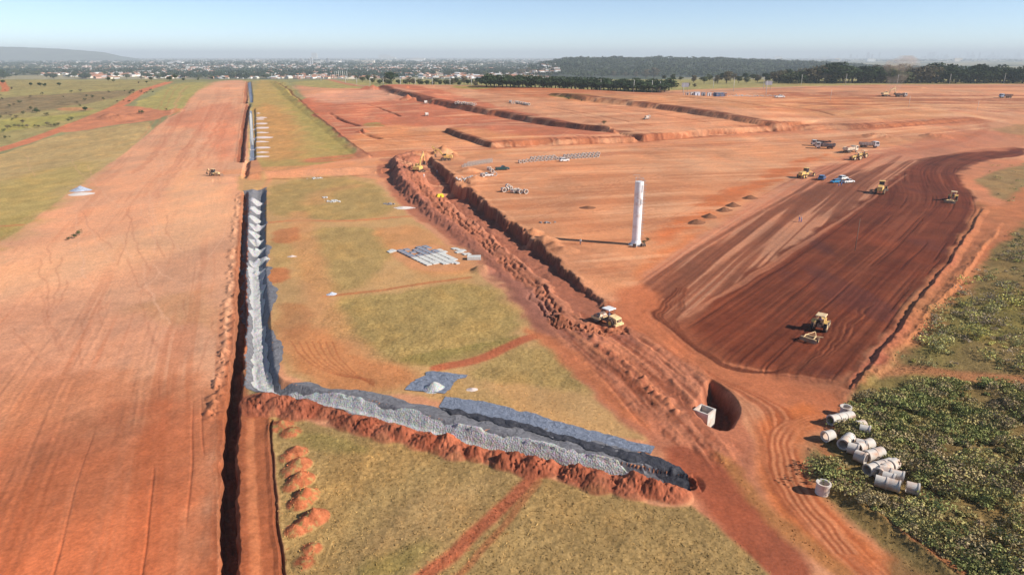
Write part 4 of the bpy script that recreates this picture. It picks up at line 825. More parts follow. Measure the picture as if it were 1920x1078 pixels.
# ------------------------------------------------------------ vegetation makers
def leaf_mat(name, tint, var=.35):
    if name in _M: return _M[name]
    nt = NT(name); b = nt.b; oi = nt.n('ShaderNodeObjectInfo'); geo = nt.n('ShaderNodeNewGeometry')
    n = nt.n('ShaderNodeTexNoise', Scale=.35, Detail=3.0); nt.l(geo.outputs['Position'], n.inputs['Vector'])
    r = nt.n('ShaderNodeMapRange'); r.inputs[1].default_value = .3; r.inputs[2].default_value = .7; r.inputs[3].default_value = 1 - var; r.inputs[4].default_value = 1 + var; nt.l(n.outputs[0], r.inputs[0])
    mr = nt.n('ShaderNodeMapRange'); mr.inputs[3].default_value = .75; mr.inputs[4].default_value = 1.3; nt.l(oi.outputs['Random'], mr.inputs[0])
    mu = nt.n('ShaderNodeMath', operation='MULTIPLY'); nt.l(r.outputs[0], mu.inputs[0]); nt.l(mr.outputs[0], mu.inputs[1])
    s = nt.n('ShaderNodeVectorMath', operation='SCALE'); nt.l(mu.outputs[0], s.inputs['Scale'])
    if tint is None: a = nt.n('ShaderNodeAttribute', attribute_name='tint'); nt.l(a.outputs['Color'], s.inputs[0])
    else: s.inputs[0].default_value = tint
    nt.l(s.outputs[0], b.inputs['Base Color']); b.inputs['Roughness'].default_value = .9; b.inputs['Specular IOR Level'].default_value = .03
    _M[name] = nt.m; return nt.m
def leaf_cloud(rs, centres, radii, n, size, flat=.6):
    """leaf-sized quads spread over the shells of several clumps"""
    k = rs.randint(0, len(centres), n); d = rs.normal(size=(n, 3)); d /= np.linalg.norm(d, axis=1)[:, None]; d[:, 2] = np.abs(d[:, 2]) * np.where(rs.rand(n) < .8, 1, -1)
    rr = radii[k][:, None] * (1 - .45 * rs.rand(n, 1) ** 2); p = centres[k] + d * rr * np.array([1, 1, flat])
    nn = d + rs.normal(size=(n, 3)) * .55; nn /= np.linalg.norm(nn, axis=1)[:, None]
    u = np.cross(nn, rs.normal(size=(n, 3))); u /= np.linalg.norm(u, axis=1)[:, None]; w = np.cross(nn, u); sz = size * (.6 + .8 * rs.rand(n, 1))
    q = np.stack([p - u * sz - w * sz * .7, p + u * sz - w * sz * .5, p + u * sz * .8 + w * sz * .7, p - u * sz * .7 + w * sz * .6], 1)
    return q.reshape(-1, 3)
def quads(n): return np.arange(4 * n).reshape(n, 4)
def tree_proto(seed, h, w, nq, m, low=.42, lobes=13, name='tree'):
    rs = np.random.RandomState(seed); t = bpy.data.objects.new(name, None); COL.objects.link(t)
    c = rs.normal(size=(lobes, 3)); c /= np.linalg.norm(c, axis=1)[:, None]; c *= (rs.rand(lobes, 1) ** .5)
    cen = np.column_stack([c[:, 0] * w * .36, c[:, 1] * w * .36, h * (low + (.80 - low) * (c[:, 2] * .5 + .5))]); rad = w * (.17 + .13 * rs.rand(lobes))
    crown = np_mesh('crown', leaf_cloud(rs, cen, rad, nq, h * .035), quads(nq), m, False); crown.parent = t
    core = MB(); 
    tr = MB().cyl((0, 0, -.3), (w * .02, 0, h * .5), h * .035, h * .018, 7)
    for i in range(5): a = rs.rand() * 6.28; q = cen[i]; tr.cyl((0, 0, h * (.2 + .05 * i)), tuple(q), h * .014, h * .005, 5)
    tr.build('trunk', mat('rough_bark', (.12, .085, .06), .95), t, smooth=True); return t
GREENS = [leaf_mat('dark_evergreen_leaves', (.040, .058, .026)), leaf_mat('dull_green_leaves', (.075, .085, .038)), leaf_mat('dry_brownish_leaves', (.13, .105, .062))]
TREES = [tree_proto(s_, 9, 9.5, 1300, GREENS[s_ % 3], low=.27 if s_ < 3 else .20, name='broadleaf_tree') for s_ in range(6)] + [tree_proto(60 + s_, 9, 9.5, 1700, GREENS[s_ % 3], low=.12, lobes=22, name='belt_tree') for s_ in range(3)]
SHRUB = [tree_proto(40 + s_, 3.0, 4.2, 420, GREENS[s_ % 3], low=.25, lobes=7, name='shrub') for s_ in range(3)]
reg(*TREES, *SHRUB)
used = set()
def plant(kind, i, px, py, h, label, cat, group, xy=None, wsc=1.):
    pr = (TREES if kind == 't' else SHRUB)[i]; base = 9. if kind == 't' else 3.; x, y = xy or P(px, py); s_ = h / base
    rz = random.uniform(0, 6.28)
    if pr.name not in used:
        used.add(pr.name); pr.location = (x, y, hz(x, y) - .1); pr.rotation_euler = (0, 0, rz); pr.scale = (s_ * wsc, s_ * wsc, s_); tag(pr, label, cat, group); return pr
    o = dup(pr, x, y, rz, label, group, -.1, sc=(s_ * wsc, s_ * wsc, s_)); o['category'] = cat; return o

# tall wooded belt on the right, beyond the site
KN = ['dark evergreen tree', 'dull green tree', 'brownish dry-leaved tree']
for k in range(84):
    px = 1462 + k * 5.8 + random.uniform(-4, 4); row = k % 3; top = 116 + 10 * n2(px / 40, 0, 2) + (8 if px < 1500 else 0); py = [156.5, 154.5, 153][row] + random.uniform(-.6, .6); x, y = P(px, py)
    h = (py - top) / ppm(py) * random.uniform(.8, 1.08); i = random.choice([6, 6, 0, 7, 6, 7, 8, 3]) if px < 1640 or px > 1720 else random.choice([8, 8, 7])
    plant('t', i, px, py, h, KN[i % 3] + ' in the tall wooded belt beyond the red earthworks at right', 'tree', 'trees of the tall wooded belt at right', wsc=1.3)
for k in range(20):
    px = 1430 + random.uniform(0, 500); plant('s', random.randint(0, 2), px, random.uniform(156, 158.5), random.uniform(3, 6), 'low shrub at the foot of the tall wooded belt', 'shrub', 'shrubs at the foot of the tall wooded belt')
# straight planted windbreak: dense dark block of trees
for k in range(46):
    px = 912 + k * 7.6; row = k % 2; py = 171 + (px - 912) * .006 - row * 3; h = 25 / ppm(py) * random.uniform(.93, 1.05)
    plant('t', [6, 6, 6, 7][k % 4], px, py, h, ('dark' if k % 4 != 3 else 'mid green') + ' tree in the dense clipped windbreak row behind the roadside poles', 'tree', 'trees of the dense windbreak row', wsc=1.5)
# loose trees in the middle distance
for px, py, h, i in [(735, 158, 26, 0), (722, 157, 14, 2), (712, 160, 12, 0), (760, 160, 12, 1), (786, 160, 13, 4), (775, 159, 12, 2), (792, 161, 10, 0), (842, 162, 14, 1), (848, 160, 14, 5), (862, 161, 12, 4), (876, 161, 13, 0), (892, 163, 12, 2), (903, 160, 12, 1), (826, 160, 11, 4), (812, 161, 10, 5), (655, 148, 12, 2), (640, 146, 10, 1), (690, 152, 13, 4), (704, 150, 10, 2), (668, 150, 9, 5), (576, 145, 8, 0),
                     (975, 143, 14, 2), (990, 140, 14, 2), (1005, 144, 10, 5), (1030, 146, 10, 4), (1226, 148, 22, 2), (1210, 147, 18, 5), (1192, 146, 12, 2), (1300, 155, 14, 2), (1320, 157, 16, 1), (1345, 157, 17, 5), (1362, 157, 24, 2), (1385, 156, 16, 1), (1400, 156, 14, 4), (1420, 155, 15, 2), (1440, 155, 16, 1), (1456, 155, 18, 2), (730, 161, 14, 1), (748, 160, 12, 0), (768, 158, 15, 2), (800, 162, 13, 0), (818, 158, 14, 1), (835, 160, 12, 4), (855, 158, 13, 0), (870, 158, 15, 2), (884, 159, 12, 1), (896, 158, 14, 0), (680, 154, 12, 1), (698, 156, 11, 4), (1012, 140, 12, 2), (960, 142, 12, 4), (946, 144, 12, 0), (1046, 142, 10, 2), (1060, 140, 10, 5), (1130, 146, 12, 4), (1150, 145, 12, 2), (1172, 145, 11, 5), (1090, 144, 10, 4), (1330, 152, 14, 4), (1352, 151, 16, 0), (1376, 151, 14, 5), (1398, 150, 15, 0), (1412, 151, 14, 1), (1436, 151, 16, 0), (1450, 150, 18, 0), (1276, 152, 10, 1), (1262, 150, 12, 4), (1290, 164, 9, 2), (1302, 164, 8, 5), (1245, 150, 10, 1), (1480, 152, 24, 0)]:
    plant('t', i, px, py, h / ppm(py), ['dark rounded', 'mid green', 'brown-green'][i % 3] + ' tree standing loose between the far roads and the town', 'tree', 'loose trees in the middle distance')
# savanna at left
for px, py, h, i in [(203, 153, 9, 0), (213, 154, 6, 1), (58, 162, 8, 0), (76, 163, 9, 0), (84, 163, 8, 3), (112, 162, 8, 0), (160, 209, 10, 0), (69, 212, 9, 0), (265, 149, 7, 5), (284, 152, 9, 0), (275, 156, 5, 3), (345, 153, 7, 0), (260, 157, 4, 2), (6, 158, 9, 0), (2, 148, 20, 0), (330, 150, 12, 0), (318, 152, 11, 3), (306, 148, 8, 1), (420, 149, 6, 1), (372, 151, 6, 4), (398, 150, 6, 0), (100, 146, 10, 3), (22, 168, 5, 2)]:
    plant('t', i, px, py, h / ppm(py), 'dark round savanna tree on the open pasture at far left', 'tree', 'scattered savanna trees at far left')
for k in range(70):
    px = random.uniform(-40, 300); lo = 178 + max(0, (250 - px)) * .22; py = random.uniform(170, lo)
    if k < 26: px, py = [(20, 240), (28, 238), (36, 240), (44, 239), (52, 240), (14, 242), (88, 236), (96, 238), (104, 238), (110, 236), (72, 240), (66, 238), (128, 228), (134, 226), (58, 206), (62, 210), (10, 260), (18, 258), (6, 248), (42, 232), (150, 200), (30, 222), (88, 218), (220, 192), (232, 190), (242, 192)][k]
    plant('s', random.randint(0, 2), px, py, random.uniform(1.2, 3.2), 'low scrubby bush on the grassy savanna left of the dirt track', 'shrub', 'low bushes on the savanna at left')
for px, py, r_ in [(266, 214, 3.4), (262, 213, 2.4), (312, 208, 2.), (140, 447, 1.6), (149, 441, 1.9), (129, 450, 1.2), (1207, 457, 1.2), (1214, 452, 1.3), (1132, 244, 3.2), (1066, 196, 2), (1090, 199, 2)]:
    plant('s', 1, px, py, r_, 'green-brown tuft of brush left on bare ground', 'shrub', 'tufts of brush on bare ground')
print('trees')

# ------------------------------------------------------------ scrub on the right: too many stems to count
def bush_field(name, poly_px, n, size, tints, label, nq=70, leaf=.095, seed=3, hfl=.5, dens=.47):
    rs = np.random.RandomState(seed); pts = PL(poly_px); lo = pts.min(0); hi = pts.max(0); V = []; Cc = []; made = 0
    cand = lo + rs.rand(n * 14, 2) * (hi - lo); cand = cand[inside(pts, cand[:, 0], cand[:, 1])]
    vis = (np.abs(cand[:, 0] / (cand[:, 1] + .01)) < 1.12); cand = cand[vis]; dn = fbm(cand[:, 0] / 5, cand[:, 1] / 5, 2, 3); cand = cand[(dn > dens) | (rs.rand(len(cand)) < .12)]
    wgt = 1 / (1 + (cand[:, 1] / 110) ** 2); cand = cand[rs.rand(len(cand)) < wgt][:n]; zz = surf(cand[:, 0], cand[:, 1]); big = fbm(cand[:, 0] / 9, cand[:, 1] / 9, 6, 3)
    for (x, y), z, b_ in zip(cand, zz, big):
        s_ = size * (.4 + 1.6 * rs.rand() ** 3) * (.5 + 1.1 * b_); nl = rs.randint(2, 5); c = rs.normal(size=(nl, 3)) * s_ * .45; c[:, 2] = np.abs(c[:, 2]) * .4 + s_ * .3
        q = leaf_cloud(rs, c, s_ * (.45 + .4 * rs.rand(nl)), nq, leaf * (.7 + .3 * s_), hfl); q += np.array([x, y, z]); V.append(q)
        t = tints[min(int(b_ * 1.2 * len(tints) * rs.rand() + rs.rand() * .9), len(tints) - 1)]; t = np.array(t) * (.95 + .7 * rs.rand()); Cc.append(np.tile(np.append(t, 1), (nq * 4, 1)) * (.88 + .24 * rs.rand(nq, 1).repeat(4, 0)))
    V = np.vstack(V); o = np_mesh(name, V, quads(len(V) // 4), leaf_mat('mixed_scrub_leaves', None, .25), False, {'tint': ('FLOAT_COLOR', np.vstack(Cc))})
    return tag(o, label, 'scrub', kind='stuff')
SC1 = [(2300, 330), (1990, 372), (1900, 440), (1862, 480), (1800, 540), (1740, 605), (1712, 650), (1700, 684), (1800, 694), (1925, 712), (2300, 720)]
SC2 = [(2300, 722), (1925, 724), (1830, 716), (1760, 712), (1660, 735), (1600, 752), (1566, 800), (1600, 830), (1690, 880), (1740, 930), (1640, 940), (1560, 860), (1530, 880), (1560, 915), (1680, 990), (1790, 1060), (1860, 1120), (1990, 1330), (2900, 1330), (3200, 900)]
TG = [(.30, .25, .10), (.19, .20, .07), (.27, .21, .11), (.30, .26, .10), (.23, .17, .10), (.33, .30, .10)]
bush_field('scrub', SC1, 2600, 1.2, [(.27, .25, .10), (.17, .16, .07), (.26, .20, .13), (.36, .33, .10), (.20, .16, .10)], 'tangled green and brown scrub on the slope right of the ploughed earth', 80, seed=4)
bush_field('scrub', SC2, 2700, .85, TG, 'tangled low scrub around the pale concrete pipes at lower right', 150, seed=5)
bush_field('scrub', [(1850, 310), (2000, 296), (2100, 330), (1990, 366), (1900, 385), (1850, 352)], 160, 1.0, TG, 'thin weedy growth on the bare verge at the right edge', 50, seed=6)
# dry grass tufts on the nearer fields
def tufts():
    rs = np.random.RandomState(9); m = np.where((Y < 175) & (Y > 30) & (np.abs(X) < Y * 1.1) & (G > .45))[0]
    w = np.clip(G[m], 0, 1) / (Y[m] ** .0); sel = m[rs.randint(0, len(m), 30000)]; sel = sel[rs.rand(len(sel)) < G[sel]]
    x = X[sel] + rs.normal(size=len(sel)) * .25; y = Y[sel] + rs.normal(size=len(sel)) * .25; z = surf(x, y); n = len(x); h = .02 + .06 * rs.rand(n) * (.4 + fbm(x / 2, y / 2, 4, 3)); a = rs.rand(n) * 6.28; r = .04 + .06 * rs.rand(n)
    p = np.column_stack([x, y, z]); u = np.column_stack([np.cos(a), np.sin(a), 0 * a]) * r[:, None]; v = np.column_stack([-np.sin(a) * .9, np.cos(a) * .9, np.ones(n)]) * h[:, None]; tl = rs.normal(size=(n, 3)) * .05
    q = np.stack([p - u - [0, 0, .03], p + u - [0, 0, .03], p + u * 1.3 + v + tl, p - u * 1.3 + v - tl], 1).reshape(-1, 3)
    base = C[sel].astype(float); t = base * (.92 + .2 * rs.rand(n, 1)) * np.array([1.02, 1, .9]); cc_ = np.column_stack([t, np.ones(n)]).repeat(4, 0)
    o = np_mesh('grass', q, quads(n), leaf_mat('mixed_scrub_leaves', None, .25), False, {'tint': ('FLOAT_COLOR', cc_)}); tag(o, 'dry tufted grass covering the near fields', 'grass', kind='stuff')
tufts()
print('scrub')

# ------------------------------------------------------------ far country: mountain, wooded hill, town
def relief_sheet(name, x0, x1, y0, y1, nx, ny, fn, m, label, kind, attrs=None):
    xs = np.linspace(x0, x1, nx); ys = np.linspace(y0, y1, ny); gx, gy = np.meshgrid(xs, ys); gx = gx.ravel(); gy = gy.ravel(); z = fn(gx, gy)
    i_ = (np.arange(ny - 1)[:, None] * nx + np.arange(nx - 1)[None, :]).ravel()
    o = np_mesh(name, np.column_stack([gx, gy, z]), np.column_stack([i_, i_ + 1, i_ + nx + 1, i_ + nx]), m, True); return tag(o, label, None, kind=kind)
def mountain(x, y):
    xr = x / y                                                # skyline sinks towards the right
    top = np.interp(xr, [-1.6, -.95, -.72, -.68, -.62, -.565, -.54, -.50], [120, 165, 172, 165, 142, 96, 40, -12])
    return -10 + (top + 10) * sm(8200, 9600, y) * (1 - sm(10200, 11400, y)) * (1 + .10 * (fbm(x / 600, y / 600, 2, 4) - .5)) + 18 * (fbm(x / 260, y / 260, 5, 4) - .5) * sm(8200, 8800, y) * (top > 10)
relief_sheet('hills', -15000, -4000, 8000, 11600, 260, 70, mountain, mat('hill_scrub', (.09, .10, .06), .95, var=.4, scale=.004), 'long flat-topped blue hill on the horizon at far left', 'structure')
def wooded(x, y):
    xr = x / y; lump = 15 * fbm(x / 22, y / 34, 1, 3) * (1 + .8 * (n2(x / 60, y / 60, 3) - .5))
    t = 34 * sm(.01, .10, xr) * (1 - .4 * sm(.26, .40, xr)) * (1 - sm(.40, .55, xr))
    return -9 + (t + 3) * sm(1900, 3000, y) * (1 - sm(3200, 3700, y)) + lump * sm(.0, .05, xr) * (1 - sm(.5, .7, xr)) * sm(1850, 2000, y)
def wood_mat():
    nt = NT('far_forest'); geo = nt.n('ShaderNodeNewGeometry'); n = nt.n('ShaderNodeTexNoise', Scale=.03, Detail=6.0, Roughness=.75); nt.l(geo.outputs['Position'], n.inputs['Vector'])
    cr = nt.n('ShaderNodeValToRGB'); cr.color_ramp.elements[0].position = .35; cr.color_ramp.elements[0].color = (.010, .018, .009, 1); cr.color_ramp.elements[1].position = .7; cr.color_ramp.elements[1].color = (.05, .06, .03, 1); nt.l(n.outputs[0], cr.inputs[0]); nt.l(cr.outputs[0], nt.b.inputs['Base Color']); nt.b.inputs['Roughness'].default_value = .95; return nt.m
relief_sheet('forest', -60, 2400, 1850, 3700, 560, 300, wooded, wood_mat(), 'wooded hillside reading as one blue-green mass behind the windbreak', 'stuff')

rs = np.random.RandomState(31); gx = rs.uniform(20, 2100, 15000); gy = rs.uniform(1950, 3050, 15000); keep = (gx / gy > .03) & (gx / gy < .68) & (rs.rand(15000) < .55); gx = gx[keep]; gy = gy[keep]; gz = wooded(gx, gy); V = []
for x, y, z in zip(gx, gy, gz):
    w = rs.uniform(9, 17); c = rs.normal(size=(3, 3)) * w * .35; c[:, 2] = abs(c[:, 2]) * .3 + w * .15; V.append(leaf_cloud(rs, c, w * (.3 + .2 * rs.rand(3)), 14, w * .17) + np.array([x, y, z]))
V = np.vstack(V); tag(np_mesh('forest_canopy', V, quads(len(V) // 4), leaf_mat('far_forest_leaves', (.05, .065, .032), .5), False), 'unbroken tree canopy on the wooded hillside behind the windbreak', 'trees', kind='stuff')
def hs(x, y): return float(max(hz(x, y), wooded(np.array([x]), np.array([y]))[0] + 3 if (0 < x / y < .66 and 1850 < y < 3700) else -99))
HW = [mat('house_wall_white', (.82, .80, .76), .9), mat('house_wall_cream', (.74, .64, .50), .9), mat('house_wall_pink', (.55, .36, .28), .9)]
HR = [mat('roof_clay_tile', (.45, .20, .11), .9), mat('roof_brown_tile', (.33, .17, .11), .9), mat('roof_grey_sheet', (.60, .59, .57), .7)]
def house_arrays(x, y, z, a, L, W, h, rr):
    c, s_ = math.cos(a), math.sin(a); vs_ = []
    for zz in (-1.5, h):
        for u, w in ((-L, -W), (L, -W), (L, W), (-L, W)): vs_.append((x + u * c - w * s_, y + u * s_ + w * c, z + zz))
    e = 1.12
    for u, w, zz in ((-L * e, -W * e, h - .1), (L * e, -W * e, h - .1), (L * e, W * e, h - .1), (-L * e, W * e, h - .1), (-L * e, 0, h + rr), (L * e, 0, h + rr)): vs_.append((x + u * c - w * s_, y + u * s_ + w * c, z + zz))
    return vs_, [(0, 1, 5, 4), (1, 2, 6, 5), (2, 3, 7, 6), (3, 0, 4, 7)], [(8, 9, 13, 12), (10, 11, 12, 13), (11, 8, 12), (9, 10, 13)]
hp = []
for wi in range(3):
    for ri in range(3):
        t = bpy.data.objects.new('house', None); COL.objects.link(t); v, fw, fr = house_arrays(0, 0, 0, 0, 5.5, 4, 3.2, 1.7)
        MB().add(v, fw).build('wall', HW[wi], t); MB().add(v[8:], [tuple(i - 8 for i in f) for f in fr]).build('roof', HR[ri], t); hp.append(t)
reg(*hp); hused = set()
WN = ['white-walled', 'cream-walled', 'pinkish-walled']; RN = ['clay-tiled', 'brown-tiled', 'grey sheet']
def town_spot():
    while True:
        px = random.uniform(-20, 1940) if random.random() < .25 else random.uniform(90, 1100); py = 110 + 38 * random.random() ** 1.2
        if px > 1040 and px < 1480 and py > 112: continue
        if px > 1480 and py > 116: continue
        if px < 150 and py > 141: continue
        if n2(px / 60, py / 5, 4) < .38: continue
        return px, py
spots = [town_spot() for _ in range(4600)]
nearest = sorted(spots, key=lambda q: -q[1])[:300]; ns = set(nearest)
for px, py in nearest:
    k = random.choice([0, 0, 3, 1, 6, 4, 2, 7, 5, 8]); x, y = P(px, py); rz = random.uniform(-.5, .5) + random.choice([0, 1.57]); lb = 'small ' + WN[k // 3] + ' house under a ' + RN[k % 3] + ' roof in the near edge of the hazy town'; s_ = random.uniform(.8, 1.4)
    if k not in hused:
        hused.add(k); hp[k].location = (x, y, hz(x, y)); hp[k].rotation_euler = (0, 0, rz); hp[k].scale = (s_,) * 3; tag(hp[k], lb, 'house', 'small houses along the near edge of the town')
    else: o = dup(hp[k], x, y, rz, lb, 'small houses along the near edge of the town', sc=s_); o['category'] = 'house'
V = []; F = []; MI = []
for px, py in spots:
    if (px, py) in ns: continue
    x, y = P(px, py); x += random.uniform(-20, 20); y *= random.uniform(.97, 1.03); far_ = y > 4500
    v, fw, fr = house_arrays(x, y, hs(x, y), random.uniform(-.5, .5) + random.choice([0, 1.57]), random.uniform(5, 9) * (1 + .5 * far_), random.uniform(4, 6), random.uniform(3, 5) * (1.3 if far_ else 1), random.uniform(.8, 2)); o0 = len(V); V += v
    wi = random.choice([0, 0, 0, 1, 2]); ri = random.choice([0, 1, 2, 2, 0])
    F += [tuple(o0 + i for i in f) for f in fw + fr]; MI += [wi] * 4 + [3 + ri] * 4
me = bpy.data.meshes.new('distant_town'); me.from_pydata(V, [], F); [me.materials.append(m_) for m_ in HW + HR]; me.polygons.foreach_set('material_index', MI); me.update()
tag(link(bpy.data.objects.new('distant_town', me)), 'thousands of pale rooftops of the town fading into the haze', 'town', kind='stuff')
# long pale warehouses
for k, (px, py, w, h) in enumerate([(612, 119, 52, 4), (690, 119, 24, 5), (735, 113, 14, 5), (728, 118, 12, 4), (780, 115, 34, 5), (722, 110, 22, 6), (330, 122, 28, 5), (1110, 121, 8, 3), (1458, 112, 14, 5), (1570, 114, 10, 4), (1632, 116, 16, 5), (1795, 116, 14, 6), (1700, 118, 40, 2), (590, 111, 10, 10), (640, 123, 60, 2), (270, 137, 34, 3), (1400, 113, 12, 3), (1545, 110, 8, 3)]):
    x, y = P(px, py); pm = ppm(py); L = w / pm / 2; hh = max(h / pm, 5); z = hs(x, y)
    t = thing('warehouse', x, y, 0, 'long pale warehouse standing out in the hazy town', 'warehouse', 'large pale warehouses in the distant town', z=z)
    MB().box(0, 0, hh / 2, 2 * L, L * .8, hh).build('wall', HW[k % 2], t); MB().prism([(-L * 1.02, hh), (L * 1.02, hh), (L * 1.02, hh + .5), (0, hh * 1.18 + .5), (-L * 1.02, hh + .5)], -L * .42, L * .42).build('roof', mat('pale_sheet_roof', (.72, .70, .68), .6), t)
# slabs of flats on the skyline, both ends of town
tb = thing('tower_block', 0, 9000, 0, 'x', 'tower block', 'tower blocks on the far skyline', z=0)
m_ = MB().box(0, 0, .5, 1, 1, 1).build('wall', mat('pale_tower', (.42, .42, .42), .9), tb); wn_ = MB()
for k in range(7): wn_.box(0, 0, .1 + k * .125, 1.01, 1.01, .05)
wn_.build('window_band', mat('tower_glass', (.12, .14, .17), .3), tb); MB().box(.1, 0, 1.03, .4, .4, .06).build('roof_tank', mat('pale_tower', (.42, .42, .42), .9), tb); reg(tb)
first = True
lst = [(560, 4), (604, 8), (606, 6), (618, 10), (649, 9), (622, 12), (540, 4), (675, 5), (880, 5), (912, 4), (985, 4), (1003, 3)] + [(random.gauss(1780, 90) if k % 2 else random.uniform(1460, 1930), random.choice([3, 4, 5, 6, 8, 12])) for k in range(80)]
for px, hpx in lst:
    dist = random.uniform(17000, 24000) if px > 1040 else random.uniform(4500, 6500); x = (px - 960) / 1280 * dist * 1.055; sc_ = (random.uniform(16, 34) * dist / 9000, 18, hpx * .75 * dist / 1180 + 12)
    if first: tb.location = (x, dist, -8); tb.scale = sc_; tb['label'] = 'pale tower block faint on the hazy skyline'; first = False
    else: dup(tb, x, dist, 0, 'pale tower block faint on the hazy skyline', 'tower blocks on the far skyline', z=-8, sc=sc_)
# thin masts
for px, py, h in [(1434, 116, 26), (957, 112, 10), (1100, 110, 10), (1485, 110, 14)]:
    x, y = P(px, py); pole(x, y, h / ppm(py), 'thin lattice mast rising over the hazy horizon', 'thin masts on the horizon', False, 1.2, 'mast', 'radio_mast')
# trees among the houses: the nearer ones each a tree, the rest a mass
for k in range(200):
    px = random.uniform(-20, 1100); py = random.uniform(137, 149); 
    if px > 560 and py > 145: py -= 6
    plant('t', random.choice([0, 3, 1, 4, 0, 3]), px, py, random.uniform(9, 17), 'dark tree along the near edge of the hazy town', 'tree', 'trees along the near edge of the town', wsc=1.3)
rs = np.random.RandomState(12); V = []
for k in range(6000):
    px = rs.uniform(-30, 1080) if k % 6 else rs.uniform(1430, 1950); py = 109.5 + 30 * rs.rand() ** 1.1 if k % 6 else 109 + 7 * rs.rand()
    if k % 4 == 0: bx = [(0, 310, 131, 139), (300, 560, 138, 146), (560, 900, 132, 141), (640, 760, 143, 150), (900, 1060, 126, 136)][rs.randint(0, 5)]; px = rs.uniform(bx[0], bx[1]); py = rs.uniform(bx[2], bx[3])
    if px > 560 and py > 146.5: py -= 4
    x, y = P(px, py); w = rs.uniform(7, 16) * (1 + (y > 4000) * .7); x += rs.uniform(-30, 30); y *= rs.uniform(.97, 1.03)
    c = rs.normal(size=(4, 3)) * w * .5; c[:, 2] = abs(c[:, 2]) * .25 + w * .3; V.append(leaf_cloud(rs, c, w * (.3 + .2 * rs.rand(4)), 26, w * .16) + np.array([x, y, hs(x, y) - 1]))
V = np.vstack(V); tag(np_mesh('distant_trees', V, quads(len(V) // 4), leaf_mat('far_town_leaves', (.035, .055, .03)), False), 'countless dark tree crowns between the far rooftops', 'trees', kind='stuff')
print('far')

# ------------------------------------------------------------ poles
for px, py, h in [(719, 161, 14), (751, 163, 14), (779, 164, 14), (811, 164, 14), (844, 166, 15), (884, 167, 16), (928, 169, 18), (1018, 170, 20), (1070, 172, 20), (1126, 173, 21), (1188, 174, 22), (1222, 174, 22), (1237, 174, 20), (596, 150, 10), (602, 152, 10), (648, 156, 10), (669, 158, 12), (694, 160, 13)]:
    x, y = P(px, py); pole(x, y, h / ppm(py), 'bare pale post in the line along the road in front of the windbreak', 'bare posts along the far road', False, .28)
for k in range(22):
    px = 597 + k * 2.6 + (k % 3); x, y = P(px, 146 + k * .28); pole(x, y, 8 / ppm(147), 'small pale post in the double row along the far left road', 'small posts lining the far left road', False, .22)
for px, py, h in [(1337, 166, 20), (1375, 172, 26), (1431, 167, 22), (1436, 178, 26), (1502, 161, 20), (1585, 160, 20), (1682, 159, 18), (1780, 158, 18), (1882, 157, 18), (1281, 180, 22)]:
    x, y = P(px, py); pole(x, y, h / ppm(py), 'power pole with crossarm in front of the wooded belt', 'power poles before the wooded belt', True, .24)
for px, py, h in [(1556, 194, 22), (1703, 204, 20), (1832, 208, 18)]:
    x, y = P(px, py); pole(x, y, h / ppm(py), 'thin lone pole standing on the striped red ground near the loading excavator', 'thin lone poles on the far striped ground', False, .12)
x, y = P(1603, 470); pole(x, y, 8.5, 'thin wooden pole standing in the dark ploughed earth', None, False, .09, m=mat('weathered_wood', (.2, .15, .11), .9))

# ------------------------------------------------------------ machines where they stand
water_tower()
roller()
tractor(1537, 618, turn((1520, 635), (1556, 592)), 'yellow tractor with cream canopy working the near end of the ploughed earth', 1.05)
harrow(1519, 638, turn((1514, 642), (1532, 622)), 'disc harrow towed behind the nearest yellow tractor')
tractor(1786, 376, turn((1778, 384), (1800, 350)), 'small yellow tractor near the bend at the far end of the ploughed earth', 1.1)
harrow(1781, 380, turn((1776, 384), (1788, 372)), 'disc harrow towed by the tractor near the bend', 1.1)
grader(1651, 361, turn((1645, 366), (1662, 346)), 'yellow motor grader turned away on the brown graded band', 1.35)
grader(1510, 333, turn((1494, 336), (1524, 330)), 'yellow motor grader parked beside the small blue car', 1.25)
excavator(786, 330, R(200), R(-125), R(62), R(-80), R(-60), 'yellow excavator with raised arm on the spoil bank left of the trench head', sc=1.15)
excavator(836, 301, R(10), R(170), R(52), R(-112), R(-60), 'yellow excavator reaching left over the heap at the trench head', sc=1.15)
excavator(1661, 181, 0, R(8), R(48), R(-78), R(-80), 'dusty excavator loading a truck out on the far striped ground', DYEL(), sc=1.25)
dump_truck(1689, 182, R(-3), 'dark dump truck being loaded by the far excavator', mat('dusty_white_cab', (.60, .58, .55), dirt=.3), mat('grimy_bed', (.10, .08, .08), dirt=.3), sc=1.1)
dump_truck(1885, 184, R(180), 'dump truck with pale blue cab alone at the far right edge', mat('pale_blue_cab', (.34, .42, .55)), mat('rust_brown_bed', (.16, .08, .06), dirt=.3), False, 1.15)
WC = lambda: mat('dusty_white_cab', (.60, .58, .55), dirt=.3)
dump_truck(1538, 274, R(168), 'rear one of two loaded dump trucks parked side by side', WC(), mat('grimy_bed', (.10, .08, .08), dirt=.3), sc=1.2)
dump_truck(1546, 279, R(168), 'front one of two loaded dump trucks parked side by side, dark grey bed', WC(), mat('grey_bed', (.16, .16, .17), dirt=.25), sc=1.2)
dump_truck(1594, 286, R(33), 'loaded dump truck with cream bed seen from behind', mat('cream_bed', (.60, .52, .40), dirt=.3), mat('cream_bed', (.60, .52, .40), dirt=.3), sc=1.2)
dump_truck(1629, 277, R(-8), 'loaded dump truck with bright white cab facing right', WHT(), mat('brown_silver_bed', (.34, .30, .28), dirt=.3), sc=1.2)
tractor(1606, 300, R(200), 'dusty tractor parked in a pair near the cream dump truck, nearer one', 1.25); tractor(1617, 296, R(200), 'dusty tractor parked in a pair near the cream dump truck, farther one', 1.25)
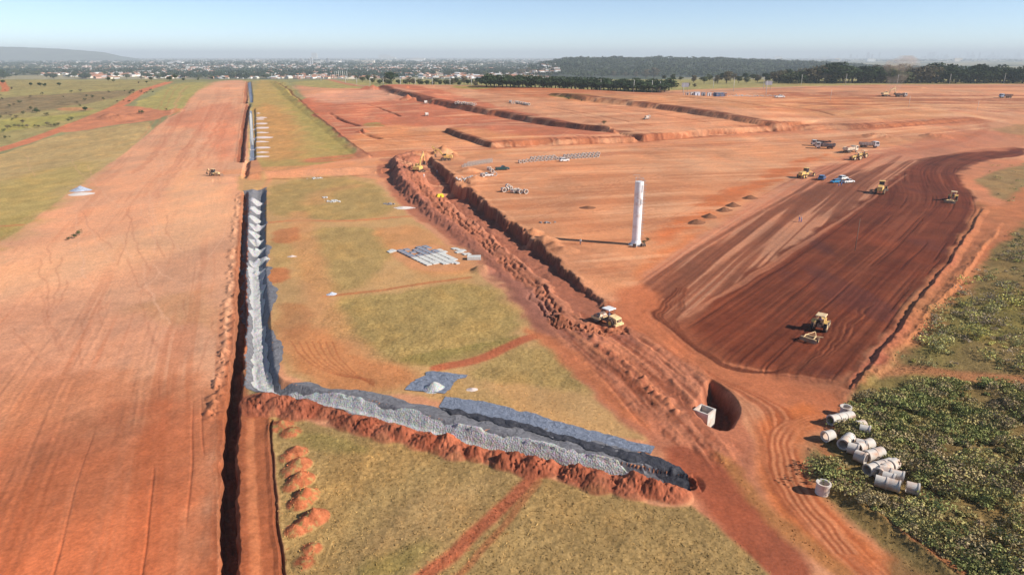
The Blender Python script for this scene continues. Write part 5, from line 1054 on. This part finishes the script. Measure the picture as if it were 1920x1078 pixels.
tag(car(1541, 337, R(55), 'small blue car parked right of the motor grader', mat('blue_paint', (.03, .13, .30), .3, var=.05, coat=.5), sc=1.25), None, None)
car(1580, 337, R(35), 'white car parked behind the group of workers', WHT(), sc=1.15)
car(1590, 343, R(20), 'white pickup parked right of the white car', WHT(), True, sc=1.05)
car(1566, 343, R(200), 'bright blue car parked left of the white pickup', mat('bright_blue_paint', (.02, .25, .50), .3, var=.05, coat=.5), sc=.95)
car(1461, 189, R(5), 'white truck-like pickup by the rubble and fence on the far plain', WHT(), True, sc=1.5)
car(942, 319, R(10), 'dark green pickup beside the pipe stack', mat('dark_green_paint', (.02, .07, .07), .4), True, sc=1.25)
car(1058, 303, R(20), 'white van-like car among the long row of pipes', WHT(), sc=1.1)
car(913, 331, R(195), 'white pickup near the dark green pickup', WHT(), True, sc=1.0)
backhoe()
BLU = (.03, .09, .35); GRY = (.10, .11, .14); WSH = (.7, .7, .7)
person(1498, 416, 0, BLU, BLU, 'person in blue overalls walking on the graded band, left of the pair', 'walk'); person(1502, 417, 3, (.25, .4, .6), BLU, 'person in pale blue shirt walking on the graded band, right of the pair', 'walk')
person(1088, 459, 1, WSH, GRY, 'person in white shirt standing at the shadow of the water tower')
person(819, 311, 1, WSH, BLU, 'person in white shirt and blue trousers at the rim of the trench head'); person(795, 333, 2, WSH, WSH, 'person in white on the ledge beside the raised excavator')
person(1572, 349, 0, (.02, .3, .5), BLU, 'person in turquoise standing in front of the parked cars', 'walk'); person(1577, 350, 2, BLU, GRY, 'person in dark blue standing in front of the parked cars')
person(1629, 341, 2, WSH, GRY, 'x') if False else None
# two yellow rollers' drums down in the trench
x, y = P(834, 364)
t = thing('trench_roller', x - 1, y - 8, R(35), 'small bright yellow trench roller on the floor of the deep cut', 'trench roller', sc=1.3)
MB().box(0, 0, .75, 1.6, .7, .5).build('body', mat('bright_yellow', (.75, .55, .03), .5), t, .05)
for s_ in (-1, 1): MB().cyl((s_ * .65, -.45, .42), (s_ * .65, .45, .42), .42, .42, 18).build('drum', mat('bright_yellow', (.75, .55, .03), .5), t, .02)

# ------------------------------------------------------------ concrete pipes
p0 = pipe_mesh(); pfirst = [True]
def pipe(x, y, rz, sc, label, group, up=0., stand=False, dark=False):
    o = p0 if pfirst[0] else p0.copy()
    if not pfirst[0]: COL.objects.link(o)
    pfirst[0] = False
    z = hz(x, y) + (.72 if stand else .80) * sc + up
    o.location = (x, y, z); o.rotation_euler = (0, -math.pi / 2 + random.uniform(-.05, .05), rz) if stand else (random.uniform(0, 6), random.uniform(-.03, .03), rz); o.scale = (sc,) * 3
    return tag(o, label, 'concrete pipe', group)
def pxpipe(px, py, rz, sc, label, group=None, **k): x, y = P(px, py); pipe(x, y, rz, sc, label, group, **k)
GP = 'big concrete pipes dumped on the scrub at right'
# the dumped heap at the right: foot pixel, heading
for px, py, a, n, lb in [
    (1562, 796, R(-158), 3, 'row of three at the top of the heap'), (1611, 806, R(-160), 1, ''), (1620, 815, R(-30), 1, ''), (1552, 826, R(-158), 1, ''), (1582, 839, R(-135), 2, ''), (1613, 842, R(-25), 1, ''),
    (1612, 846, R(-155), 2, ''), (1598, 850, R(-30), 1, ''), (1612, 866, R(-50), 1, ''), (1630, 862, R(-158), 2, ''), (1632, 888, R(-158), 3, ''), (1650, 894, R(-140), 2, ''), (1672, 880, R(-150), 1, ''),
    (1664, 906, R(-35), 1, ''), (1681, 902, R(-30), 2, ''), (1674, 920, R(-33), 2, ''), (1709, 926, R(-30), 1, '')]:
    x, y = P(px, py)
    for k in range(n):
        st = 1.32; dx = -math.cos(a) * st * k; dy = -math.sin(a) * st * k
        pipe(x + dx, y + dy, a + random.uniform(-.06, .06), .92, 'big pale concrete pipe lying in the dumped heap on the scrub', GP)
pxpipe(1584, 778, 0, .95, 'concrete pipe ring standing upright at the far end of the dumped heap', None, stand=True)
pxpipe(1541, 925, 0, 1.0, 'lone concrete pipe standing upright beside the curved orange track', None, stand=True)
# stacked rows near the trench
g1 = 'concrete pipes stacked left of the dark green pickup'
for r_ in range(3):
    for k in range(11 - r_):
        px = 868 + k * 5.3 + r_ * 4 + (3 if r_ > 1 else 0); py = 314 - k * .85 - r_ * 3.0
        pxpipe(px, py, R(-70), .72, 'pale concrete pipe in the tight stacked rows left of the dark green pickup', g1, up=0)
g2 = 'concrete pipes in the long row on the flat ground'
for r_ in range(2):
    for k in range(22):
        px = 975 + k * 6.9 + (1.5 if r_ else 0); py = 305 - k * .48 - r_ * 4.2 + (1 if k < 2 else 0)
        if r_ and (k < 3 or 9 < k < 12): continue
        pxpipe(px, py, R(-65) + random.uniform(-.15, .15), .95 + .05 * (k > 15), 'pale concrete pipe in the long double row on the flat ground', g2)
g3 = 'loose concrete pipes below the long row'
for px, py, a in [(944, 360, -60), (950, 359, -100), (956, 357, -40), (962, 362, -30), (969, 361, -20), (975, 363, -60), (985, 363, -60), (952, 353, -70), (917, 320, -30), (922, 324, -60), (905, 335, -40), (928, 330, -80)]:
    pxpipe(px, py, R(a), 1.05, 'pale concrete pipe in the loose cluster on the flat ground below the long row', g3)
g4 = 'small pipes laid in rows on the upper terraces'
for x0, y0, n, dx, dy in [(855, 203, 11, 3.6, .45), (957, 202, 10, 3.8, .5)]:
    for k in range(n): pxpipe(x0 + k * dx, y0 + k * dy + random.uniform(-.8, .8), R(random.uniform(-90, -30)), 1.15, 'white pipe in a short row on the upper terraces', g4)
for px, py in [(798, 195), (800, 218)]: pxpipe(px, py, R(20), 1.5, 'lone white pipe lying in the red cut area', 'lone white pipes in the red cut area')
for k, (px, py) in enumerate([(1212, 234), (1216, 233)]): pxpipe(px, py, R(20 + 60 * k), 1.5, 'grey pipe of the pair on the middle terrace', 'pair of grey pipes on the middle terrace')

# ------------------------------------------------------------ chamber box in its pit
x, y = P(1321, 768); t = thing('concrete_chamber', x, y, turn((1310, 752), (1338, 762)), 'open square concrete chamber standing in the dug pit', 'concrete chamber', z=hz(x, y) if False else -2.9)
w = 1.18; mb = MB()
for (cx, cy, sx, sy) in ((0, w - .12, 2 * w, .24), (0, -w + .12, 2 * w, .24), (w - .12, 0, .24, 2 * w - .48), (-w + .12, 0, .24, 2 * w - .48)): mb.box(cx, cy, 1.5, sx, sy, 3.0)
mb.build('wall', CONC(), t, .02); MB().box(0, 0, .1, 2 * w - .5, 2 * w - .5, .2).build('floor_slab', CONC(), t)
MB().ring([(-.2, .35), (.2, .35), (.2, .5), (-.2, .5)], 18, T(-.45, .35, 1.9) @ RY(math.pi / 2)).build('inner_ring', CONC(), t)

# ------------------------------------------------------------ slabs in the casting yard
g5 = 'flat concrete slabs laid out in the casting yard'
def slab(x, y, rz, L, W, h, m, label, group, up=0.):
    o = MB().box(0, 0, h / 2, L, W, h).build('concrete_slab', m, None, .02); o.location = (x, y, hz(x, y) + .03 + up); o.rotation_euler = (random.uniform(-.01, .01), random.uniform(-.01, .01), rz); return tag(o, label, 'concrete slab', group)
LC = mat('pale_slab', (.55, .54, .50), .9, var=.12); DC = mat('blue_grey_mould', (.20, .24, .30), .7, var=.2, dirt=.2)
a0 = np.array(P(742, 471)); ex = np.array(P(800, 499)) - a0; ey = np.array(P(800, 461)) - a0; ux = ex / np.hypot(*ex); uy = ey / np.hypot(*ey); ang = math.atan2(ux[1], ux[0])
Lx, Ly = np.hypot(*ex), np.hypot(*ey)
nx, ny = int(Lx / 1.55), int(Ly / 1.75)
for i in range(nx):
    for j in range(ny):
        q = a0 + ux * (i + .5) * Lx / nx + uy * (j + .5) * Ly / ny; dark = i < nx * .42
        if dark and random.random() < .12: continue
        slab(q[0], q[1], ang, 1.35, 1.5, .28 if dark else .22, DC if dark else LC, ('blue-grey slab mould' if dark else 'pale grey slab') + ' in the tight grid of the casting yard', g5)
for px, py, n in [(735, 471, 2), (729, 472, 2), (822, 470, 3), (830, 474, 3), (818, 492, 3), (836, 494, 3), (846, 491, 3), (852, 494, 3), (854, 469, 3), (862, 473, 3), (868, 471, 3), (874, 476, 2), (806, 490, 2)]:
    for k in range(n): x, y = P(px + random.uniform(-4, 4), py + random.uniform(-2, 2)); slab(x, y, ang + random.uniform(-.1, .1), 1.5, 1.1, .2, LC, 'pale grey slab lying loose at the edge of the casting yard', g5)
x, y = P(889, 486); slab(x, y, .05, 3.4, 1.8, .8, LC, 'thick white slab block at the right end of the casting yard', None)

# ------------------------------------------------------------ draped cloth, gravel, plastic
def strip(name, Lpx, Rpx, N_, M_, off, m, lump=0., ls=1., crown=0., edge=.0, label='', cat='', kind=None, seed=0):
    def rs_(px, n):
        p = smooth_line(PL(px), 1); c = np.concatenate([[0], np.cumsum(np.hypot(*np.diff(p, axis=0).T))]); s_ = np.linspace(0, c[-1], n); return np.column_stack([np.interp(s_, c, p[:, 0]), np.interp(s_, c, p[:, 1])])
    a = rs_(Lpx, N_); b = rs_(Rpx, N_); t = np.linspace(0, 1, M_)[None, :, None]
    sN = np.arange(N_) * .3
    ea = (fbm(sN / 2.2, sN * 0 + seed, 3, 4) - .5)[:, None] * edge; eb = (fbm(sN / 2.2, sN * 0 + seed + 9, 4, 4) - .5)[:, None] * edge; d = b - a; d /= np.hypot(d[:, 0], d[:, 1])[:, None] + 1e-6
    a = a + d * ea * 2; b = b + d * eb * 2
    g = a[:, None, :] * (1 - t) + b[:, None, :] * t; gx = g[..., 0].ravel(); gy = g[..., 1].ravel(); tt = np.broadcast_to(t[..., 0], (N_, M_)).ravel()
    z = surf(gx, gy) + off + lump * (fbm(gx / ls, gy / ls, 5 + seed, 4) - .35) * np.sin(np.pi * np.clip(tt, .02, .98)) ** .5 + crown * np.sin(np.pi * tt)
    i_ = (np.arange(N_ - 1)[:, None] * M_ + np.arange(M_ - 1)[None, :]).ravel()
    o = np_mesh(name, np.column_stack([gx, gy, z]), np.column_stack([i_, i_ + 1, i_ + M_ + 1, i_ + M_]), m, True); return tag(o, label, cat, kind=kind)
def cloth(name, rgb, spec=.3, rough=.75, scale=.9):
    nt = NT(name); geo = nt.n('ShaderNodeNewGeometry'); n = nt.n('ShaderNodeTexNoise', Scale=scale, Detail=5.0, Roughness=.6, Distortion=1.5); nt.l(geo.outputs['Position'], n.inputs['Vector'])
    cr = nt.n('ShaderNodeValToRGB'); cr.color_ramp.elements[0].position = .35; cr.color_ramp.elements[0].color = tuple(c * .7 for c in rgb) + (1,); cr.color_ramp.elements[1].position = .7; cr.color_ramp.elements[1].color = tuple(c * 1.35 for c in rgb) + (1,)
    nt.l(n.outputs[0], cr.inputs[0]); nt.l(cr.outputs[0], nt.b.inputs['Base Color']); nt.b.inputs['Roughness'].default_value = rough; nt.b.inputs['Specular IOR Level'].default_value = spec
    bp = nt.n('ShaderNodeBump', Strength=.8, Distance=.25); nt.l(n.outputs[0], bp.inputs['Height']); nt.l(bp.outputs[0], nt.b.inputs['Normal']); return nt.m
def gravel_mat():
    nt = NT('pale_gravel'); geo = nt.n('ShaderNodeNewGeometry'); v = nt.n('ShaderNodeTexVoronoi', Scale=5.0); nt.l(geo.outputs['Position'], v.inputs['Vector']); n = nt.n('ShaderNodeTexNoise', Scale=1.1, Detail=6.0, Roughness=.7); nt.l(geo.outputs['Position'], n.inputs['Vector'])
    c1 = mixc(nt, n.outputs[0], (.30, .30, .295), (.54, .53, .51)); c2 = mixc(nt, .35, c1, v.outputs['Color'], 'SOFT_LIGHT'); nt.l(c2, nt.b.inputs['Base Color']); nt.b.inputs['Roughness'].default_value = .95
    bp = nt.n('ShaderNodeBump', Strength=.7, Distance=.12); nt.l(v.outputs['Distance'], bp.inputs['Height']); nt.l(bp.outputs[0], nt.b.inputs['Normal']); return nt.m
GEO = cloth('grey_geotextile', (.17, .165, .175)); DARKGEO = cloth('black_geotextile', (.045, .045, .055)); BLUEP = cloth('blue_grey_plastic', (.19, .21, .26), .6, .45, 1.3); GRV = gravel_mat()
strip('geotextile_liner', [(458, 358), (460, 385), (457, 440), (455, 480), (452, 500), (450, 560), (452, 590), (458, 640), (454, 690), (456, 722), (470, 735), (500, 740), (600, 764), (700, 782), (830, 812), (960, 838), (1100, 868), (1200, 890), (1292, 908)],
      [(497, 352), (497, 385), (496, 420), (503, 445), (508, 478), (500, 500), (518, 550), (505, 590), (512, 630), (530, 660), (530, 714), (560, 722), (600, 726), (680, 738), (740, 744), (840, 770), (1000, 800), (1120, 832), (1200, 852), (1294, 900)],
      420, 26, .05, GEO, .3, .9, 0, 1.8, 'grey geotextile lining the ditch as it turns the corner', 'geotextile')
strip('gravel', [(466, 495), (468, 560), (470, 600), (474, 650), (472, 690), (474, 728), (500, 735), (600, 756), (700, 777), (830, 808), (960, 834), (1100, 862), (1212, 888)],
      [(492, 490), (497, 550), (492, 590), (496, 625), (498, 650), (508, 700), (514, 720), (560, 728), (620, 738), (760, 768), (850, 792), (900, 808), (1000, 826), (1100, 850), (1208, 882)],
      340, 18, .16, GRV, .45, .8, .2, 1.0, 'pale crushed stone spread along the lined ditch', 'gravel', 'stuff', seed=2)
strip('plastic_sheet', [(822, 764), (900, 782), (1000, 806), (1100, 828), (1220, 852)], [(836, 742), (900, 752), (1000, 776), (1100, 806), (1228, 838)], 160, 16, .06, BLUEP, .16, .8, 0, .5, 'blue-grey plastic sheet spread beside the black liner, long piece', 'plastic sheet', seed=1)
strip('black_liner', [(830, 772), (900, 788), (1000, 812), (1100, 842), (1200, 868), (1275, 902), (1296, 910)], [(826, 764), (900, 778), (1000, 802), (1100, 826), (1200, 850), (1270, 872), (1290, 892)], 180, 14, .16, DARKGEO, .55, .9, 0, .9, 'rumpled black liner along the upper edge of the gravel ditch', 'liner', seed=3)
strip('plastic_sheet', [(758, 731), (800, 700), (812, 697)], [(836, 738), (850, 722), (872, 703)], 50, 30, .08, BLUEP, .3, .7, 0, .8, 'square blue-grey plastic sheet under the small gravel heap', 'plastic sheet', seed=4)
strip('geotextile_liner', [(466, 207), (469, 250), (468, 299)], [(472, 206), (475, 250), (476, 299)], 120, 6, .06, BLUEP, .1, 2, 0, .2, 'blue-grey lined ditch far up the middle strip, nearer length', 'geotextile'); strip('geotextile_liner', [(464, 153), (467, 175), (469, 192)], [(470, 153), (473, 175), (475, 192)], 90, 6, .06, BLUEP, .1, 2, 0, .2, 'blue-grey lined ditch far up the middle strip, farther length', 'geotextile')
strip('gravel', [(468, 212), (470, 250), (471, 270)], [(471, 212), (474, 250), (475, 270)], 60, 5, .2, GRV, .1, 1, .1, .1, 'pale stone in the far lined ditch', 'gravel', 'stuff')
def mound(px, py, r_, h, name, m, label, cat, group=None, seed=0, el=1., rz=0., sink=.1, peak=0.):
    rs = np.random.RandomState(seed); n = 26; k = 12; x0, y0 = P(px, py); vs_ = []; c, s_ = math.cos(rz), math.sin(rz)
    off = rs.rand() * 50
    for i in range(k + 1):
        for j in range(n):
            t = 2 * math.pi * j / n; f = i / k; rr = r_ * f * (1 + .22 * (float(n2(math.cos(t) * 1.5 + off, math.sin(t) * 1.5, 2)) - .5) * 2)
            u, w = rr * math.cos(t) * el, rr * math.sin(t); x = x0 + u * c - w * s_; y = y0 + u * s_ + w * c
            prof = (1 - f) ** (1.0 + .1) * (1 if f > .12 else .96)
            vs_.append((x, y, hz(x, y) - sink * f + h * prof * (1 + .25 * (float(n2(x * 1.7, y * 1.7, 3)) - .5)) ))
    fs = [(i * n + j, i * n + (j + 1) % n, (i + 1) * n + (j + 1) % n, (i + 1) * n + j) for i in range(k) for j in range(n)]
    me = bpy.data.meshes.new(name); me.from_pydata([(v[0] - x0, v[1] - y0, v[2] - hz(x0, y0)) for v in vs_], [], fs); me.materials.append(m); me.polygons.foreach_set('use_smooth', [True] * len(fs)); me.update()
    o = bpy.data.objects.new(name, me); COL.objects.link(o); o.location = (x0, y0, hz(x0, y0)); return tag(o, label, cat, group)
for k, (px, py, r_, h) in enumerate([(480, 376, 2.5, 2.0), (479, 391, 2.4, 1.9), (478, 407, 2.4, 1.9), (482, 421, 2.5, 1.9), (477, 434, 2.2, 1.5), (479, 448, 2.4, 2.0), (479, 466, 2.6, 2.0), (484, 486, 2.9, 2.0), (481, 504, 2.4, 1.2)]):
    mound(px, py, r_, h, 'gravel_heap', GRV, 'conical heap of grey gravel tipped on the liner in the row of nine', 'gravel heap', 'row of nine gravel heaps on the liner', k)
mound(815, 727, 2.0, 1.2, 'gravel_heap', GRV, 'small gravel heap sitting alone on the blue-grey plastic sheet', 'gravel heap', seed=11)
mound(840, 806, 1.9, 1.1, 'gravel_heap', GRV, 'taller rounded gravel heap within the gravel ditch run', 'gravel heap', seed=12)
DS = mat('dark_tipped_soil', (.20, .085, .045), .95, var=.3, scale=1.5, spec=.1)
for k, (px, py, n_) in enumerate([(1306, 418, 'first from the left'), (1330, 407, 'second from the left'), (1357, 395, 'middle one'), (1374, 386, 'fourth from the left'), (1406, 372, 'rightmost and apart')]):
    mound(px, py, 2.6, 1.25, 'soil_heap', DS, 'dark brown heap of tipped soil, %s of five in a line' % n_, 'soil heap', 'five dark soil heaps in a line', 20 + k, 1.25, .5)
mound(1102, 390, 2.4, .7, 'soil_heap', DS, 'lone low brown soil heap left of the water tower', 'soil heap', seed=30, el=1.3)
PLS = cloth('white_plastic', (.55, .58, .64), .5, .4, 1.5); RUB = mat('pale_rubble', (.55, .53, .50), .9, var=.4, scale=4)
mound(152, 364, 4.4, .5, 'sand_pile', mat('white_sand', (.66, .58, .52), .95), 'flat white sand spill under the grey sheet at the edge of the left field', 'sand pile', seed=31, el=1.3)
mound(152, 357, 3.4, 1.7, 'plastic_sheet', cloth('pale_blue_sheet', (.38, .42, .50), .4, .5), 'grey-blue sheet tented over the white sand at the edge of the left field', 'plastic sheet', seed=32, el=1.4)
mound(757, 390, 2.6, .5, 'sand_pile', mat('white_sand', (.66, .58, .52), .95), 'small white sand spill at the foot of the spoil bank', 'sand pile', seed=33, el=1.5)
mound(622, 552, 1.1, .5, 'plastic_sheet', PLS, 'crumpled white plastic at the end of the rut in the grass', 'plastic sheet', seed=34, el=1.3)
mound(885, 385 + 345, .8, .3, 'plastic_sheet', mat('pinkish_sacks', (.6, .48, .42), .8), 'small pinkish sacks lying on the grass right of the square plastic sheet', 'sacks', seed=35, el=1.6)
mound(548, 481, .9, .35, 'plastic_sheet', mat('pinkish_sacks', (.6, .48, .42), .8), 'small pale scrap beside the gravel ditch at the grass edge', 'scrap', seed=36, el=1.7)
def rubble(px, py, n, spread, label, seed, m=None):
    rs = np.random.RandomState(seed); x0, y0 = P(px, py); mb = MB()
    for k in range(n):
        dx, dy = rs.normal(size=2) * spread * np.array([1, .6]); x, y = x0 + dx, y0 + dy; s_ = rs.uniform(.2, .7)
        mb.box(0, 0, s_ * .3, s_, s_ * rs.uniform(.4, 1), s_ * .6, T(dx, dy, hz(x, y) - hz(x0, y0)) @ RZ(rs.rand() * 6) @ RX(rs.uniform(-.4, .4)))
    o = mb.build('rubble', m or RUB, None); o.location = (x0, y0, hz(x0, y0)); return tag(o, label, 'rubble')
rubble(625, 378, 60, 1.2, 'scatter of white broken concrete on the upper grass', 1); rubble(611, 371, 12, .7, 'few pale lumps just above the scattered white concrete', 2); rubble(594, 335, 30, 1.3, 'pale broken lumps on the bank edge at the top of the grass', 3)
rubble(730, 383, 26, 1.0, 'grey rubble left of the white sand spill', 4, mat('grey_rubble', (.28, .25, .24), .9)); rubble(874, 336, 40, 2.2, 'pale rubble on the right shoulder of the trench head', 5); rubble(1026, 418, 20, .9, 'small grey rubble on the flat ground right of the trench', 6, mat('grey_rubble', (.28, .25, .24), .9))
rubble(1400, 182, 160, 14, 'long spread of rubble between the far huts and the white pickup', 7)
for k, (px, py, w) in enumerate([(484, 213, 2), (489, 221, 5), (487, 224, 4), (490, 232, 6), (488, 240, 7), (490, 249, 5), (492, 258, 8), (489, 266, 5), (490, 277, 7), (492, 286, 4), (488, 294, 6)]):
    mound(px, py, w * .55, .5, 'gravel_heap', mat('pinkish_gravel', (.62, .50, .46), .95), 'low pale streak of gravel dumped beside the far lined ditch', 'gravel heap', 'low gravel streaks beside the far lined ditch', 50 + k, 1.8, 0)

# ------------------------------------------------------------ huts and stores at the far plain
cols = [('white and blue sheeting', (.55, .60, .70)), ('white boards', (.66, .65, .63)), ('grey boards', (.35, .36, .40)), ('red-brown boards', (.36, .17, .12)), ('dark blue tarpaulin', (.06, .10, .20)), ('pale pink block walls', (.58, .42, .36))]
for k, (px, py, w, h, ci) in enumerate([(1288, 184, 6, 7, 5), (1297, 184, 6, 8, 1), (1306, 184, 10, 9, 0), (1318, 183, 7, 8, 2), (1329, 184, 7, 8, 1), (1347, 188, 16, 9, 4), (1357, 187, 8, 8, 3), (1336, 182, 6, 6, 3)]):
    x, y = P(px, py); pm = ppm(py); t = thing('site_hut', x, y, .1 * (k % 3), 'small site hut of %s, number of its kind among the far huts by the rubble' % cols[ci][0] if False else 'low site hut of %s in the cluster by the far rubble' % cols[ci][0], 'hut', 'site huts in a cluster by the far rubble'); L = w / pm; hh = h / pm * .8
    b_ = MB().box(0, 0, hh / 2, L, L * .7, hh).build('wall', mat('hut_' + str(ci), cols[ci][1], .8, dirt=.15, scale=1), t); MB().box(0, 0, hh + .06, L * 1.1, L * .8, .12).build('roof', mat('hut_roof', (.5, .48, .46), .8), t); MB().box(0, -L * .352, 1.0, .9, .04, 2.0).build('door', mat('hut_door', (.12, .10, .10), .8), b_)
for px, py in [(1284, 160), (1440, 156)]:
    x, y = P(px, py + 14); t = thing('billboard', x, y, 0, 'pale signboard on posts seen at the edge of the far plain', 'signboard', 'pale signboards at the edge of the far plain'); MB().box(0, 0, 6.2, 6, .15, 3.4).build('panel', mat('faded_board', (.34, .34, .38), .7), t)
    for s_ in (-2, 2): MB().cyl((s_, .15, 0), (s_, .15, 7), .12, .12, 6).build('post', STL(), t)
# dust drifting up over the far excavator
x, y = P(1680, 176); nd = bpy.data.materials.new('red_dust'); nd.use_nodes = True; q = nd.node_tree
for n in list(q.nodes): q.nodes.remove(n)
o_ = q.nodes.new('ShaderNodeOutputMaterial'); v_ = q.nodes.new('ShaderNodeVolumePrincipled'); tc = q.nodes.new('ShaderNodeTexCoord'); no = q.nodes.new('ShaderNodeTexNoise'); no.inputs['Scale'].default_value = .09; no.inputs['Detail'].default_value = 4
mr = q.nodes.new('ShaderNodeMapRange'); mr.inputs[1].default_value = .42; mr.inputs[2].default_value = .72; mr.inputs[3].default_value = 0; mr.inputs[4].default_value = .07
q.links.new(tc.outputs['Object'], no.inputs['Vector']); q.links.new(no.outputs[0], mr.inputs[0]); q.links.new(mr.outputs[0], v_.inputs['Density']); v_.inputs['Color'].default_value = (.85, .62, .48, 1); q.links.new(v_.outputs[0], o_.inputs['Volume'])
mb = MB(); n = 14; prof = [(0, 5), (3, 6), (9, 7), (15, 10), (20, 14), (25, 13), (29, 6)]; vs_ = []
for z_, r_ in prof:
    for j in range(n): t_ = 6.283 * j / n; vs_.append((r_ * math.cos(t_) + z_ * .25, r_ * math.sin(t_), z_ + 1))
mb.add(vs_, [(i * n + j, i * n + (j + 1) % n, (i + 1) * n + (j + 1) % n, (i + 1) * n + j) for i in range(len(prof) - 1) for j in range(n)] + [tuple(range(n))[::-1], tuple(range((len(prof) - 1) * n, len(prof) * n))])
do = mb.build('dust_cloud', nd, None); do.location = (x, y + 8, hz(x, y)); tag(do, 'column of reddish dust rising behind the far excavator', 'dust', kind='stuff')
print('things done')
# ------------------------------------------------------------ air that fades the far things
def haze():
    x0, x1, y0, y1, z0_, z1 = -26000, 26000, -60, 30500, -12, 225
    vs_ = [(x, y, z) for z in (z0_, z1) for y in (y0, y1) for x in (x0, x1)]
    o = np_mesh('haze', vs_, [(0, 2, 3, 1), (4, 5, 7, 6), (0, 1, 5, 4), (2, 6, 7, 3), (0, 4, 6, 2), (1, 3, 7, 5)], None, False)
    m = bpy.data.materials.new('pale_air'); m.use_nodes = True; nt = m.node_tree
    for n in list(nt.nodes): nt.nodes.remove(n)
    out = nt.nodes.new('ShaderNodeOutputMaterial'); v = nt.nodes.new('ShaderNodeVolumePrincipled')
    v.inputs['Color'].default_value = (.85, .94, 1, 1); v.inputs['Density'].default_value = HAZE; v.inputs['Anisotropy'].default_value = 0.0
    nt.links.new(v.outputs[0], out.inputs['Volume']); o.data.materials.append(m)
    tag(o, 'thin bluish haze hanging over the far town and hills', 'haze', kind='stuff')
HAZE = 1.15e-4
haze()
